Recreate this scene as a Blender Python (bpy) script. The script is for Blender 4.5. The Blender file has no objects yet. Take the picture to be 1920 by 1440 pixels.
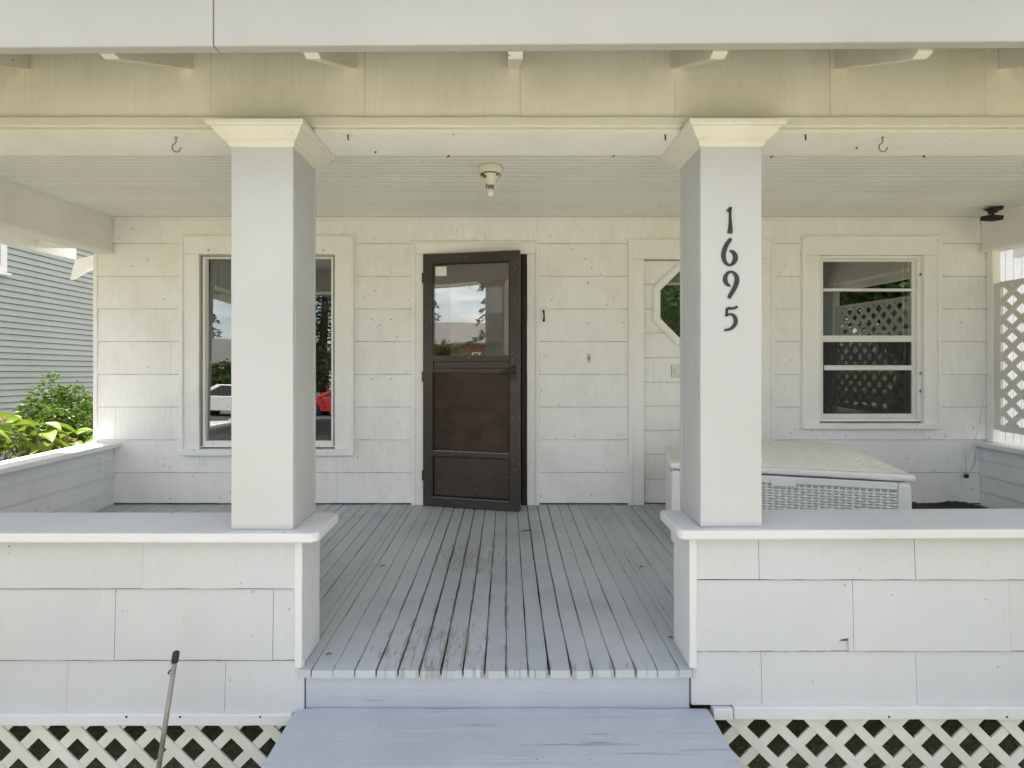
import bpy, bmesh, math, random
import numpy as np
from mathutils import Matrix, Vector
R = math.radians
random.seed(7)
rng = np.random.default_rng(11)
sc = bpy.context.scene
C = sc.collection

# ------------------------------------------------------------------ camera, sky, sun, exposure
F = 935.0; VX = 950.0; VY = 668.0; EYE = 1.215          # focal length and vanishing point in photo pixels, eye height over the porch floor
cam = bpy.data.cameras.new('camera'); camo = bpy.data.objects.new('camera', cam); C.objects.link(camo)
camo.location = (0, 0, EYE); camo.rotation_euler = (R(90), 0, 0)
cam.sensor_width = 36; cam.lens = F / 1920 * 36
cam.shift_x = (960 - VX) / 1920; cam.shift_y = -(720 - VY) / 1920
cam.clip_start = 0.05; cam.clip_end = 2000
sc.camera = camo

SUN_EL, SUN_AZ = 67.0, -58.0        # azimuth from +Y (behind the house) towards +X
world = bpy.data.worlds.new('World'); sc.world = world; world.use_nodes = True
wn = world.node_tree; wn.nodes.clear()
sky = wn.nodes.new('ShaderNodeTexSky'); sky.sky_type = 'NISHITA'; sky.sun_disc = False
sky.sun_elevation = R(SUN_EL); sky.sun_rotation = R(SUN_AZ); sky.air_density = 1.0; sky.dust_density = 1.2; sky.ozone_density = 1.0
bg = wn.nodes.new('ShaderNodeBackground'); bg.inputs[1].default_value = 0.11
wo = wn.nodes.new('ShaderNodeOutputWorld')
# broken bright cloud all over the sky, laid out on a flat cloud deck
tc = wn.nodes.new('ShaderNodeTexCoord'); sep = wn.nodes.new('ShaderNodeSeparateXYZ'); wn.links.new(tc.outputs['Generated'], sep.inputs[0])
mx = wn.nodes.new('ShaderNodeMath'); mx.operation = 'MAXIMUM'; mx.inputs[1].default_value = .0; wn.links.new(sep.outputs[2], mx.inputs[0])
ad = wn.nodes.new('ShaderNodeMath'); ad.operation = 'ADD'; ad.inputs[1].default_value = .16; wn.links.new(mx.outputs[0], ad.inputs[0])
dv = wn.nodes.new('ShaderNodeVectorMath'); dv.operation = 'DIVIDE'; wn.links.new(tc.outputs['Generated'], dv.inputs[0]); wn.links.new(ad.outputs[0], dv.inputs[1])
cn = wn.nodes.new('ShaderNodeTexNoise'); cn.inputs['Scale'].default_value = 1.15; cn.inputs['Detail'].default_value = 7; cn.inputs['Roughness'].default_value = .56
wn.links.new(dv.outputs[0], cn.inputs['Vector'])
cr = wn.nodes.new('ShaderNodeValToRGB'); cr.color_ramp.elements[0].position = .40; cr.color_ramp.elements[1].position = .56
cr.color_ramp.elements[0].color = (.12, .12, .12, 1); cr.color_ramp.elements[1].color = (.92, .92, .92, 1); wn.links.new(cn.outputs[0], cr.inputs[0])
cmx = wn.nodes.new('ShaderNodeMix'); cmx.data_type = 'RGBA'; cmx.inputs[7].default_value = (7.6, 7.5, 7.3, 1)
wn.links.new(cr.outputs[0], cmx.inputs[0]); wn.links.new(sky.outputs[0], cmx.inputs[6])
wn.links.new(cmx.outputs[2], bg.inputs[0]); wn.links.new(bg.outputs[0], wo.inputs[0])
sl = bpy.data.lights.new('sun', 'SUN'); sl.energy = 5.0; sl.angle = R(1.5); sl.color = (1, .95, .87)
so = bpy.data.objects.new('sun', sl); C.objects.link(so)
_sd = Vector((math.cos(R(SUN_EL)) * math.sin(R(SUN_AZ)), math.cos(R(SUN_EL)) * math.cos(R(SUN_AZ)), math.sin(R(SUN_EL))))
so.rotation_euler = _sd.to_track_quat('Z', 'Y').to_euler(); so.location = (-6, 6, 12)
vs = sc.view_settings
vs.view_transform = 'Standard'; vs.look = 'None'; vs.gamma = 1.0; vs.exposure = 1.36; vs.use_curve_mapping = False
sc.render.engine = 'CYCLES'
sc.cycles.max_bounces = 14; sc.cycles.diffuse_bounces = 7; sc.cycles.glossy_bounces = 6; sc.cycles.transparent_max_bounces = 12

def P(px, py, d):
    return ((px - VX) * d / F, d, EYE - (py - VY) * d / F)
WY = 4.10                                               # porch back wall plane
WS = 228.0
def wx(px): return (px - VX) / WS
def wz(py): return EYE - (py - VY) / WS

# ------------------------------------------------------------------ materials
MATS = {}
class N:
    def __init__(s, name):
        s.m = bpy.data.materials.new(name); s.m.use_nodes = True
        s.t = s.m.node_tree; s.t.nodes.clear()
        s.out = s.t.nodes.new('ShaderNodeOutputMaterial')
        s.p = s.t.nodes.new('ShaderNodeBsdfPrincipled')
        s.t.links.new(s.p.outputs[0], s.out.inputs[0])
        MATS[name] = s.m
    def n(s, typ, **kw):
        nd = s.t.nodes.new(typ)
        for k, v in kw.items(): setattr(nd, k, v)
        return nd
    def l(s, a, b): s.t.links.new(a, b)
    def pos(s, scale=(1, 1, 1), obj=False):
        if obj: src = s.n('ShaderNodeTexCoord').outputs['Object']
        else: src = s.n('ShaderNodeNewGeometry').outputs['Position']
        mp = s.n('ShaderNodeMapping'); mp.inputs['Scale'].default_value = scale
        s.l(src, mp.inputs[0]); return mp.outputs[0]
    def noise(s, scale, detail=3, rough=.55, vec=None, stretch=(1, 1, 1), obj=False):
        nd = s.n('ShaderNodeTexNoise'); nd.inputs['Scale'].default_value = scale
        nd.inputs['Detail'].default_value = detail; nd.inputs['Roughness'].default_value = rough
        s.l(vec if vec is not None else s.pos(stretch, obj), nd.inputs['Vector']); return nd.outputs[0]
    def ramp(s, fac, a, b, ca=(0, 0, 0, 1), cb=(1, 1, 1, 1)):
        r = s.n('ShaderNodeValToRGB'); r.color_ramp.elements[0].position = a; r.color_ramp.elements[1].position = b
        r.color_ramp.elements[0].color = ca; r.color_ramp.elements[1].color = cb
        s.l(fac, r.inputs[0]); return r.outputs[0]
    def mix(s, fac, a, b, mode='MIX'):
        x = s.n('ShaderNodeMix', data_type='RGBA', blend_type=mode)
        for i, v in ((0, fac), (6, a), (7, b)):
            if isinstance(v, (int, float)): x.inputs[i].default_value = v
            elif isinstance(v, tuple): x.inputs[i].default_value = v if len(v) == 4 else v + (1,)
            else: s.l(v, x.inputs[i])
        return x.outputs[2]
    def math(s, op, a, b=None, c=None, clamp=False):
        x = s.n('ShaderNodeMath', operation=op); x.use_clamp = clamp
        for i, v in enumerate((a, b, c)):
            if v is None: continue
            if isinstance(v, (int, float)): x.inputs[i].default_value = v
            else: s.l(v, x.inputs[i])
        return x.outputs[0]
    def bump(s, h, strength=.3, dist=.002, prev=None):
        b = s.n('ShaderNodeBump'); b.inputs['Strength'].default_value = strength; b.inputs['Distance'].default_value = dist
        s.l(h, b.inputs['Height'])
        if prev is not None: s.l(prev, b.inputs['Normal'])
        return b.outputs[0]
    def fin(s, col, rough=.6, nrm=None, spec=.35, metal=0.):
        if isinstance(col, tuple): s.p.inputs['Base Color'].default_value = col + (1,)
        else: s.l(col, s.p.inputs['Base Color'])
        if isinstance(rough, (int, float)): s.p.inputs['Roughness'].default_value = rough
        else: s.l(rough, s.p.inputs['Roughness'])
        s.p.inputs['Specular IOR Level'].default_value = spec; s.p.inputs['Metallic'].default_value = metal
        if nrm is not None: s.l(nrm, s.p.inputs['Normal'])
        return s.m

def paint(name, c1, c2, striate=0., specks=True, chips=0.42, brush=(1, 1, 1), rough=.5, dirt=(.50, .47, .38), dirtamt=.25, striax='x'):
    k = N(name)
    col = k.mix(k.ramp(k.noise(1.7, 4), .35, .68), c1, c2)
    col = k.mix(k.math('MULTIPLY', k.ramp(k.noise(5, 6, .72, stretch=(1, 1, .55)), .47, .78), dirtamt), col, dirt)
    # per piece shift of tone
    oi = k.n('ShaderNodeObjectInfo').outputs['Random']
    col = k.mix(k.math('MULTIPLY', oi, .11), col, (c2[0] * .72, c2[1] * .72, c2[2] * .70))
    nrm = None
    h2 = k.noise(11, 3, .6); nrm = k.bump(h2, .38, .008, nrm)
    nrm = k.bump(k.noise(45, 3, .6), .22, .003, nrm)
    if striate:
        st = k.noise(1.0, 2, .6, stretch=(150, 150, 1.4) if striax == 'x' else (1.4, 150, 150))
        keep = k.ramp(k.noise(.8, 2), .3, .62)
        nrm = k.bump(st, striate, .004, nrm)
        col = k.mix(k.math('MULTIPLY', k.math('MULTIPLY', k.ramp(st, .52, .70), keep), .24), col, (dirt[0] * .9, dirt[1] * .9, dirt[2] * .9))
    if specks:
        v = k.n('ShaderNodeTexVoronoi'); v.inputs['Scale'].default_value = 22; v.inputs['Randomness'].default_value = 1
        k.l(k.pos(), v.inputs['Vector'])
        dn = k.noise(60, 2)
        d = k.math('ADD', v.outputs['Distance'], k.math('MULTIPLY', dn, .06))
        wq = k.n('ShaderNodeSeparateColor'); k.l(v.outputs['Color'], wq.inputs[0])
        m = k.math('LESS_THAN', d, k.math('ADD', .052, k.math('MULTIPLY', k.math('POWER', wq.outputs[1], 4.0), .12)))
        wn_ = k.n('ShaderNodeSeparateColor'); k.l(v.outputs['Color'], wn_.inputs[0])
        m = k.math('MULTIPLY', m, k.math('LESS_THAN', wn_.outputs[0], .34))
        col = k.mix(k.math('MULTIPLY', m, .62), col, (.10, .09, .075))
        # small flaked spots showing grey wood
        ch = k.noise(26, 5, .72)
        reg = k.ramp(k.noise(1.3, 2), .56, .7)
        chm = k.math('MULTIPLY', k.ramp(ch, .675, .69), reg)
        col = k.mix(k.math('MULTIPLY', chm, chips), col, (.17, .14, .10))
    if specks:
        sc2 = k.noise(1.0, 6, .8, stretch=(34, 34, 16)); rg2 = k.ramp(k.noise(1.9, 3), .43, .62)
        col = k.mix(k.math('MULTIPLY', k.math('MULTIPLY', k.ramp(sc2, .675, .70), rg2), .45), col, (.30, .28, .24))
    return k.fin(col, rough, nrm)

paint('dimmed_white', (.49, .505, .53), (.45, .465, .49))  # the same white toned down on the columns to even out the porch light
paint('brightened_white', (.84, .835, .815), (.79, .785, .77))  # brighter copy of that white under the roof, offsetting the dim light
paint('white_trim', (.90, .90, .89), (.86, .86, .85), dirtamt=.18)
paint('dimmed_trim', (.64, .655, .685), (.59, .605, .635), dirtamt=.25)  # knee wall trim: same white darkened to balance the light
paint('dimmed_shingle', (.515, .535, .57), (.475, .495, .53), striate=.55)  # knee wall shingles: white darkened against the strong front light
paint('dimmed_shingle_smooth', (.525, .55, .59), (.49, .515, .555), striate=.16)  # smooth version, darkened for the same light balance
paint('white_shingle', (.91, .91, .90), (.87, .87, .86), striate=.75)  # back wall copies of the white, raised against the dim porch light
paint('white_shingle_smooth', (.91, .915, .91), (.88, .88, .875), striate=.16)
paint('cream_frieze', (.745, .735, .665), (.69, .68, .61), striate=.18, dirt=(.45, .40, .28), dirtamt=.3)
paint('cream_trim', (.67, .66, .61), (.62, .61, .56), dirt=(.45, .40, .28), dirtamt=.3)
paint('ceiling_paint', (.80, .80, .79), (.755, .755, .745), brush=(.03, 1, 1), dirtamt=.22)
paint('grey_board', (.80, .82, .84), (.75, .77, .79), dirtamt=.2, dirt=(.3, .3, .28))
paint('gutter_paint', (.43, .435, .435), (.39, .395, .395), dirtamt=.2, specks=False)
def mk_step():
    k = N('step_paint')
    col = k.mix(k.ramp(k.noise(2.2, 5, .65), .3, .7), (.45, .485, .545), (.37, .405, .46))
    grain = k.noise(1.0, 5, .68, stretch=(1.0, 40, 75))
    warp = k.noise(1.0, 3, .5, stretch=(2.2, 2, 6))
    g2 = k.math('ADD', grain, k.math('MULTIPLY', warp, .25))
    col = k.mix(k.math('MULTIPLY', k.ramp(g2, .70, .78), .32), col, (.58, .61, .65))
    col = k.mix(k.math('MULTIPLY', k.ramp(g2, .46, .51, (1, 1, 1, 1), (0, 0, 0, 1)), .55), col, (.14, .15, .18))
    v = k.n('ShaderNodeTexVoronoi'); v.inputs['Scale'].default_value = 26; k.l(k.pos(), v.inputs['Vector'])
    m = k.math('LESS_THAN', k.math('ADD', v.outputs['Distance'], k.math('MULTIPLY', k.noise(80, 2), .12)), .13)
    sp_ = k.n('ShaderNodeSeparateColor'); k.l(v.outputs['Color'], sp_.inputs[0])
    col = k.mix(k.math('MULTIPLY', k.math('MULTIPLY', m, k.math('LESS_THAN', sp_.outputs[1], .25)), .7), col, (.05, .05, .05))
    col = k.mix(k.math('MULTIPLY', k.math('MULTIPLY', m, k.math('GREATER_THAN', sp_.outputs[1], .85)), .7), col, (.75, .75, .74))
    k.fin(col, .5, k.bump(g2, .45, .004), .35)
mk_step()
paint('lattice_grey', (.72, .715, .685), (.64, .635, .61), dirtamt=.3)
paint('lattice_white', (.74, .73, .69), (.66, .65, .61), dirtamt=.4)
paint('fence_white', (.44, .445, .46), (.40, .405, .42), dirtamt=.15)
paint('clapboard_grey', (.43, .465, .455), (.40, .43, .42), dirtamt=.12, dirt=(.14, .15, .15), specks=False)

def mk_floor():
    k = N('porch_floor_paint')
    geo = k.n('ShaderNodeNewGeometry').outputs['Position']
    sp = k.n('ShaderNodeSeparateXYZ'); k.l(geo, sp.inputs[0])
    ob = k.n('ShaderNodeSeparateXYZ'); k.l(k.n('ShaderNodeTexCoord').outputs['Object'], ob.inputs[0])
    oi = k.n('ShaderNodeObjectInfo').outputs['Random']
    col = k.mix(k.ramp(k.noise(1.4, 4), .3, .7), (.475, .51, .555), (.40, .435, .475))
    col = k.mix(k.math('MULTIPLY', oi, .35), col, (.32, .35, .385))
    # scuffed, dusty tracks down the middle
    col = k.mix(k.math('MULTIPLY', k.ramp(k.noise(3.0, 5, .7, stretch=(1, .35, 1)), .52, .75), .35), col, (.45, .45, .44))
    col = k.mix(k.math('MULTIPLY', k.ramp(k.noise(2.3, 4, .65), .50, .68), .38), col, (.25, .265, .285))
    # paint worn off along the board edges: strong where feet land
    ax = k.math('ABSOLUTE', ob.outputs[0])
    edge = k.math('MULTIPLY', k.math('SUBTRACT', ax, .024, clamp=True), 55, clamp=True)        # 0 in the middle .. 1 on the edge
    def spot(cx, cy, rx, ry):
        a = k.math('DIVIDE', k.math('SUBTRACT', sp.outputs[0], cx), rx); b = k.math('DIVIDE', k.math('SUBTRACT', sp.outputs[1], cy), ry)
        s = k.math('ADD', k.math('MULTIPLY', a, a), k.math('MULTIPLY', b, b))
        return k.math('SUBTRACT', 1.0, s, clamp=True)
    zone = k.math('MAXIMUM', spot(-.30, 2.05, .34, .45), spot(-.22, 3.0, .35, .42))
    zone = k.math('MAXIMUM', zone, k.math('MULTIPLY', spot(.25, 1.93, .55, .10), .8))
    zone = k.math('MAXIMUM', zone, k.math('MULTIPLY', spot(-.2, 2.4, .5, .9), .55))
    wn_ = k.noise(1.0, 5, .72, stretch=(70, 9, 1))
    thr = k.math('ADD', k.math('ADD', k.math('MULTIPLY', edge, .16), k.math('MULTIPLY', zone, .185)), wn_)
    wear = k.ramp(thr, .70, .74)
    wood = k.mix(k.noise(1.0, 4, .6, stretch=(160, 4, 1)), (.46, .45, .43), (.10, .09, .08))
    col = k.mix(k.math('MULTIPLY', wear, .85), col, wood)
    # dark bits of dirt
    v = k.n('ShaderNodeTexVoronoi'); v.inputs['Scale'].default_value = 16; k.l(k.pos(), v.inputs['Vector'])
    m = k.math('LESS_THAN', k.math('ADD', v.outputs['Distance'], k.math('MULTIPLY', k.noise(70, 2), .1)), .105)
    sc_ = k.n('ShaderNodeSeparateColor'); k.l(v.outputs['Color'], sc_.inputs[0])
    m = k.math('MULTIPLY', m, k.math('LESS_THAN', sc_.outputs[1], .35))
    col = k.mix(k.math('MULTIPLY', m, .8), col, (.04, .035, .03))
    nrm = k.bump(k.noise(1.0, 4, .6, stretch=(190, 5, 60)), .35, .003)
    nrm = k.bump(wear, .5, .0015, nrm)
    return k.fin(col, k.ramp(k.noise(6, 3), .3, .8, (.42, .42, .42, 1), (.62, .62, .62, 1)), nrm, .35)
mk_floor()

def simple(name, c1, c2, scale=8, rough=.6, spec=.35, metal=0., bump=.2, bscale=60, stretch=(1, 1, 1), obj=False):
    k = N(name)
    col = k.mix(k.ramp(k.noise(scale, 4, .6, stretch=stretch, obj=obj), .3, .7), c1, c2)
    nrm = k.bump(k.noise(bscale, 3, obj=obj), bump, .003)
    return k.fin(col, rough, nrm, spec, metal)
def mk_bronze():
    k = N('bronze_aluminium')
    col = k.mix(k.ramp(k.noise(3, 4), .3, .7), (.052, .042, .034), (.036, .029, .024))
    sc1 = k.noise(1.0, 6, .8, stretch=(38, 38, 60)); reg = k.ramp(k.noise(2.3, 3), .45, .62)
    col = k.mix(k.math('MULTIPLY', k.math('MULTIPLY', k.ramp(sc1, .615, .635), reg), .8), col, (.30, .29, .27))
    v = k.n('ShaderNodeTexVoronoi'); v.inputs['Scale'].default_value = 46; k.l(k.pos(), v.inputs['Vector'])
    sp_ = k.n('ShaderNodeSeparateColor'); k.l(v.outputs['Color'], sp_.inputs[0])
    m = k.math('MULTIPLY', k.math('LESS_THAN', k.math('ADD', v.outputs['Distance'], k.math('MULTIPLY', k.noise(90, 2), .25)), .27), k.math('LESS_THAN', sp_.outputs[0], .22))
    col = k.mix(k.math('MULTIPLY', m, .7), col, (.45, .44, .42))
    return k.fin(col, k.ramp(k.noise(14, 4), .3, .7, (.36, .36, .36, 1), (.5, .5, .5, 1)), k.bump(k.noise(40, 3), .08, .002), .5)
mk_bronze()
simple('reflected_green', (.085, .12, .075), (.06, .09, .055), rough=.6)  # colour stands in for foliage reflected in the octagon pane
simple('black_gasket', (.012, .011, .010), (.02, .018, .016), rough=.6)
simple('brown_wood', (.30, .115, .05), (.19, .072, .034), scale=5, rough=.4, stretch=(30, 30, 1.5))
simple('black_iron', (.020, .022, .025), (.035, .037, .04), scale=40, rough=.55, bump=.35)
simple('steel', (.55, .55, .54), (.40, .40, .39), rough=.35, metal=.9)
simple('old_zinc', (.30, .29, .27), (.20, .19, .175), scale=25, rough=.5, metal=.6)
simple('porcelain', (.78, .76, .68), (.66, .63, .54), rough=.25)
simple('bulb_white', (.82, .81, .78), (.78, .77, .74), rough=.15, bump=0)
simple('plastic_white', (.80, .80, .79), (.75, .75, .745), rough=.42, bump=.05)
simple('wicker_white', (.80, .80, .79), (.72, .72, .71), rough=.45, bump=.1, scale=14)
simple('wicker_lid', (.76, .75, .72), (.68, .665, .63), rough=.5, bump=.1, scale=9)
simple('tar_paper', (.085, .08, .07), (.13, .12, .105), rough=.9)
simple('gap_dark', (.03, .028, .025), (.05, .045, .04), rough=.9)
simple('black_cloth', (.020, .022, .027), (.035, .037, .043), rough=.85, bump=.6, bscale=90)
simple('bare_wood', (.20, .115, .055), (.12, .07, .035), rough=.8, scale=30)
simple('dry_leaf', (.22, .09, .035), (.14, .06, .03), rough=.7, scale=30)
simple('paper', (.80, .79, .74), (.72, .71, .67), rough=.7)
simple('concrete', (.58, .55, .49), (.50, .475, .425), scale=3, rough=.85, bump=.4)
simple('asphalt', (.06, .06, .062), (.045, .045, .047), scale=6, rough=.85, bump=.5, bscale=120)
simple('soil', (.085, .062, .042), (.05, .037, .026), scale=8, rough=.95, bump=.8, bscale=40)
simple('room_wall', (.20, .165, .12), (.16, .13, .095), rough=.8)
simple('room_floor', (.16, .085, .045), (.11, .06, .03), rough=.5)
simple('roof_shingle', (.17, .165, .16), (.11, .108, .105), scale=12, rough=.9, bump=.6)
simple('bark', (.10, .075, .055), (.055, .042, .032), scale=12, rough=.95, bump=.9, bscale=25, stretch=(4, 4, 1))
simple('stem_green', (.10, .14, .04), (.12, .10, .045), rough=.6)
simple('car_red', (.50, .012, .016), (.46, .010, .014), rough=.22, spec=.6, bump=0)
simple('car_white', (.80, .80, .80), (.78, .78, .78), rough=.22, spec=.6, bump=0)
simple('car_glass', (.015, .017, .02), (.02, .022, .025), rough=.05, spec=.7, bump=0)
simple('rubber', (.018, .018, .018), (.028, .028, .028), rough=.8)
simple('lamp_lens', (.75, .75, .73), (.65, .65, .64), rough=.12, bump=0)
simple('tail_lens', (.45, .02, .02), (.40, .015, .015), rough=.15, bump=0)
simple('red_siding', (.24, .055, .035), (.19, .045, .03), rough=.7)
simple('tan_siding', (.48, .46, .42), (.42, .40, .37), rough=.7)
simple('cable_white', (.70, .70, .68), (.62, .62, .60), rough=.5)

def leafmat(name, c1, c2, c3, trans=.35):
    k = N(name)
    oi = k.n('ShaderNodeObjectInfo').outputs['Random']
    col = k.mix(k.ramp(k.noise(7, 3), .35, .68), c1, c2)
    col = k.mix(k.ramp(k.noise(23, 2), .55, .7), col, c3)
    col = k.mix(k.math('MULTIPLY', oi, .3), col, c2)
    k.fin(col, .45, None, .4)
    tr = k.n('ShaderNodeBsdfTranslucent'); k.l(col, tr.inputs[0])
    ms = k.n('ShaderNodeMixShader'); ms.inputs[0].default_value = trans
    k.l(k.p.outputs[0], ms.inputs[1]); k.l(tr.outputs[0], ms.inputs[2]); k.l(ms.outputs[0], k.out.inputs[0])
leafmat('leaf_shrub', (.15, .25, .04), (.09, .175, .03), (.27, .34, .06))
leafmat('leaf_hosta', (.26, .34, .035), (.15, .25, .03), (.38, .40, .07), .3)
leafmat('leaf_conifer', (.026, .050, .016), (.018, .036, .012), (.04, .07, .02), .1)
leafmat('leaf_tree', (.06, .115, .025), (.04, .085, .018), (.10, .16, .03))
leafmat('petal', (.52, .33, .18), (.45, .26, .14), (.55, .40, .25))

def mk_lawn():
    k = N('lawn')
    col = k.mix(k.ramp(k.noise(.5, 5, .65), .35, .7), (.34, .31, .185), (.42, .38, .24))
    col = k.mix(k.ramp(k.noise(30, 4, .7), .4, .75), col, (.20, .21, .09))
    k.fin(col, .9, k.bump(k.noise(90, 3), .8, .03), .2)
mk_lawn()

def mk_glass(name, base, tint=(.9, .92, .9)):
    k = N(name)
    k.t.nodes.remove(k.p)
    tr = k.n('ShaderNodeBsdfTransparent'); tr.inputs[0].default_value = tint + (1,)
    gl = k.n('ShaderNodeBsdfGlossy'); gl.inputs['Roughness'].default_value = .003; gl.inputs[0].default_value = (.95, .97, .96, 1)
    lw = k.n('ShaderNodeLayerWeight'); lw.inputs[0].default_value = .35
    f = k.math('ADD', k.math('MULTIPLY', lw.outputs['Fresnel'], .7), base, clamp=True)
    nrm = k.bump(k.noise(2.0, 1), .055, .02); k.l(nrm, gl.inputs['Normal'])
    ms = k.n('ShaderNodeMixShader'); k.l(f, ms.inputs[0]); k.l(tr.outputs[0], ms.inputs[1]); k.l(gl.outputs[0], ms.inputs[2])
    k.l(ms.outputs[0], k.out.inputs[0])
mk_glass('window_glass', .155); mk_glass('door_glass', .22, (.85, .83, .8))
def mk_screen(name, opac, c, c2):
    k = N(name)
    col = k.mix(k.ramp(k.noise(7, 5, .7), .38, .66), c, c2)
    k.fin(col, .6, None, .3)
    tr = k.n('ShaderNodeBsdfTransparent')
    ms = k.n('ShaderNodeMixShader'); ms.inputs[0].default_value = opac
    k.l(tr.outputs[0], ms.inputs[1]); k.l(k.p.outputs[0], ms.inputs[2]); k.l(ms.outputs[0], k.out.inputs[0])
mk_screen('insect_screen', .40, (.022, .022, .023), (.026, .026, .027)); mk_screen('door_screen', .76, (.040, .027, .020), (.085, .056, .038))

# ------------------------------------------------------------------ mesh helpers
def wm(o):
    if o is None: return Matrix.Identity(4)
    b = Matrix.LocRotScale(o.location, o.rotation_euler, o.scale)
    return (wm(o.parent) @ o.matrix_parent_inverse @ b) if o.parent else b

class MB:
    def __init__(s): s.v = []; s.f = []; s.sm = []
    def add(s, vs, fs, smooth=False):
        b = len(s.v); s.v += [tuple(map(float, v)) for v in vs]
        for f in fs: s.f.append(tuple(i + b for i in f)); s.sm.append(smooth)
        return s
    def box(s, x0, x1, y0, y1, z0, z1, M=None):
        vs = [(x, y, z) for z in (z0, z1) for y in (y0, y1) for x in (x0, x1)]
        if M is not None: vs = [tuple(M @ Vector(v)) for v in vs]
        return s.add(vs, [(0, 2, 3, 1), (4, 5, 7, 6), (0, 1, 5, 4), (2, 6, 7, 3), (0, 4, 6, 2), (1, 3, 7, 5)])
    def bar(s, a, b, w, t, nrm):
        a = Vector(a); b = Vector(b); d = (b - a).normalized(); n = Vector(nrm).normalized(); u = d.cross(n).normalized()
        vs = [tuple(p + u * (w / 2) * i + n * (t / 2) * j) for p in (a, b) for i, j in ((-1, -1), (1, -1), (1, 1), (-1, 1))]
        return s.add(vs, [(0, 3, 2, 1), (4, 5, 6, 7), (0, 1, 5, 4), (1, 2, 6, 5), (2, 3, 7, 6), (3, 0, 4, 7)])
    def rings(s, rings, cap=True, closed=True, smooth=True):
        n = len(rings[0]); vs = [p for r in rings for p in r]; fs = []
        for i in range(len(rings) - 1):
            for j in range(n if closed else n - 1):
                k = (j + 1) % n; fs.append((i * n + j, i * n + k, (i + 1) * n + k, (i + 1) * n + j))
        s.add(vs, fs, smooth)
        if cap and closed:
            b = len(s.v) - len(vs); m = len(rings) - 1
            s.f.append(tuple(b + j for j in range(n))[::-1]); s.sm.append(False)
            s.f.append(tuple(b + m * n + j for j in range(n))); s.sm.append(False)
        return s
    def tube(s, path, r, seg=8):
        path = [Vector(p) for p in path]; rr = r if isinstance(r, (list, tuple)) else [r] * len(path); out = []
        d0 = (path[1] - path[0]).normalized()
        u = d0.orthogonal().normalized()
        for i, p in enumerate(path):
            a = path[max(i - 1, 0)]; b = path[min(i + 1, len(path) - 1)]; d = (b - a).normalized()
            u = (u - d * u.dot(d)).normalized(); w = d.cross(u)
            out.append([tuple(p + (u * math.cos(2 * math.pi * k / seg) + w * math.sin(2 * math.pi * k / seg)) * rr[i]) for k in range(seg)])
        return s.rings(out)
    def lathe(s, prof, c=(0, 0, 0), seg=24):
        return s.rings([[(c[0] + r * math.cos(2 * math.pi * k / seg), c[1] + r * math.sin(2 * math.pi * k / seg), c[2] + z) for k in range(seg)] for r, z in prof])
    def prism(s, poly, f0, f1):
        """poly: 2D points; f0/f1 map a 2D point to 3D for the two ends"""
        n = len(poly); vs = [f0(*p) for p in poly] + [f1(*p) for p in poly]
        fs = [tuple(range(n))[::-1], tuple(range(n, 2 * n))] + [(i, (i + 1) % n, n + (i + 1) % n, n + i) for i in range(n)]
        return s.add(vs, fs)
    def mesh(s, name, mat, bevel=0, seg=2):
        me = bpy.data.meshes.new(name); me.from_pydata(s.v, [], s.f)
        me.polygons.foreach_set('use_smooth', s.sm)
        bm = bmesh.new(); bm.from_mesh(me)
        bmesh.ops.recalc_face_normals(bm, faces=bm.faces[:])
        if bevel: bmesh.ops.bevel(bm, geom=bm.edges[:], offset=bevel, segments=seg, profile=.5, affect='EDGES', clamp_overlap=True)
        bm.to_mesh(me); bm.free()
        for m in (mat if isinstance(mat, list) else [mat]): me.materials.append(MATS[m])
        return me
    def build(s, name, mat, parent=None, bevel=0, local=False, label=None, seg=2, loc=None, rot=None):
        o = bpy.data.objects.new(name, s.mesh(name, mat, bevel, seg)); C.objects.link(o)
        if parent:
            o.parent = parent
            if not local: o.matrix_parent_inverse = wm(parent).inverted()
        if loc is not None: o.location = loc
        if rot is not None: o.rotation_euler = rot
        if label: o['label'] = label
        return o
def inst(me, name, parent, loc, rot=(0, 0, 0), scale=(1, 1, 1)):
    o = bpy.data.objects.new(name, me); C.objects.link(o); o.parent = parent
    if parent: o.matrix_parent_inverse = wm(parent).inverted()
    o.location = loc; o.rotation_euler = rot; o.scale = scale; return o
def tag(o, label, cat, group=None, kind=None):
    o['label'] = label; o['category'] = cat
    if group: o['group'] = group
    if kind: o['kind'] = kind
    return o
def thing(name, label, cat, loc=(0, 0, 0), rotz=0, group=None):
    o = bpy.data.objects.new(name, None); C.objects.link(o); o.empty_display_size = .1
    o.location = loc; o.rotation_euler = (0, 0, rotz); return tag(o, label, cat, group)
def struct(o, label, cat):
    return tag(o, label, cat, kind='structure')
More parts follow.
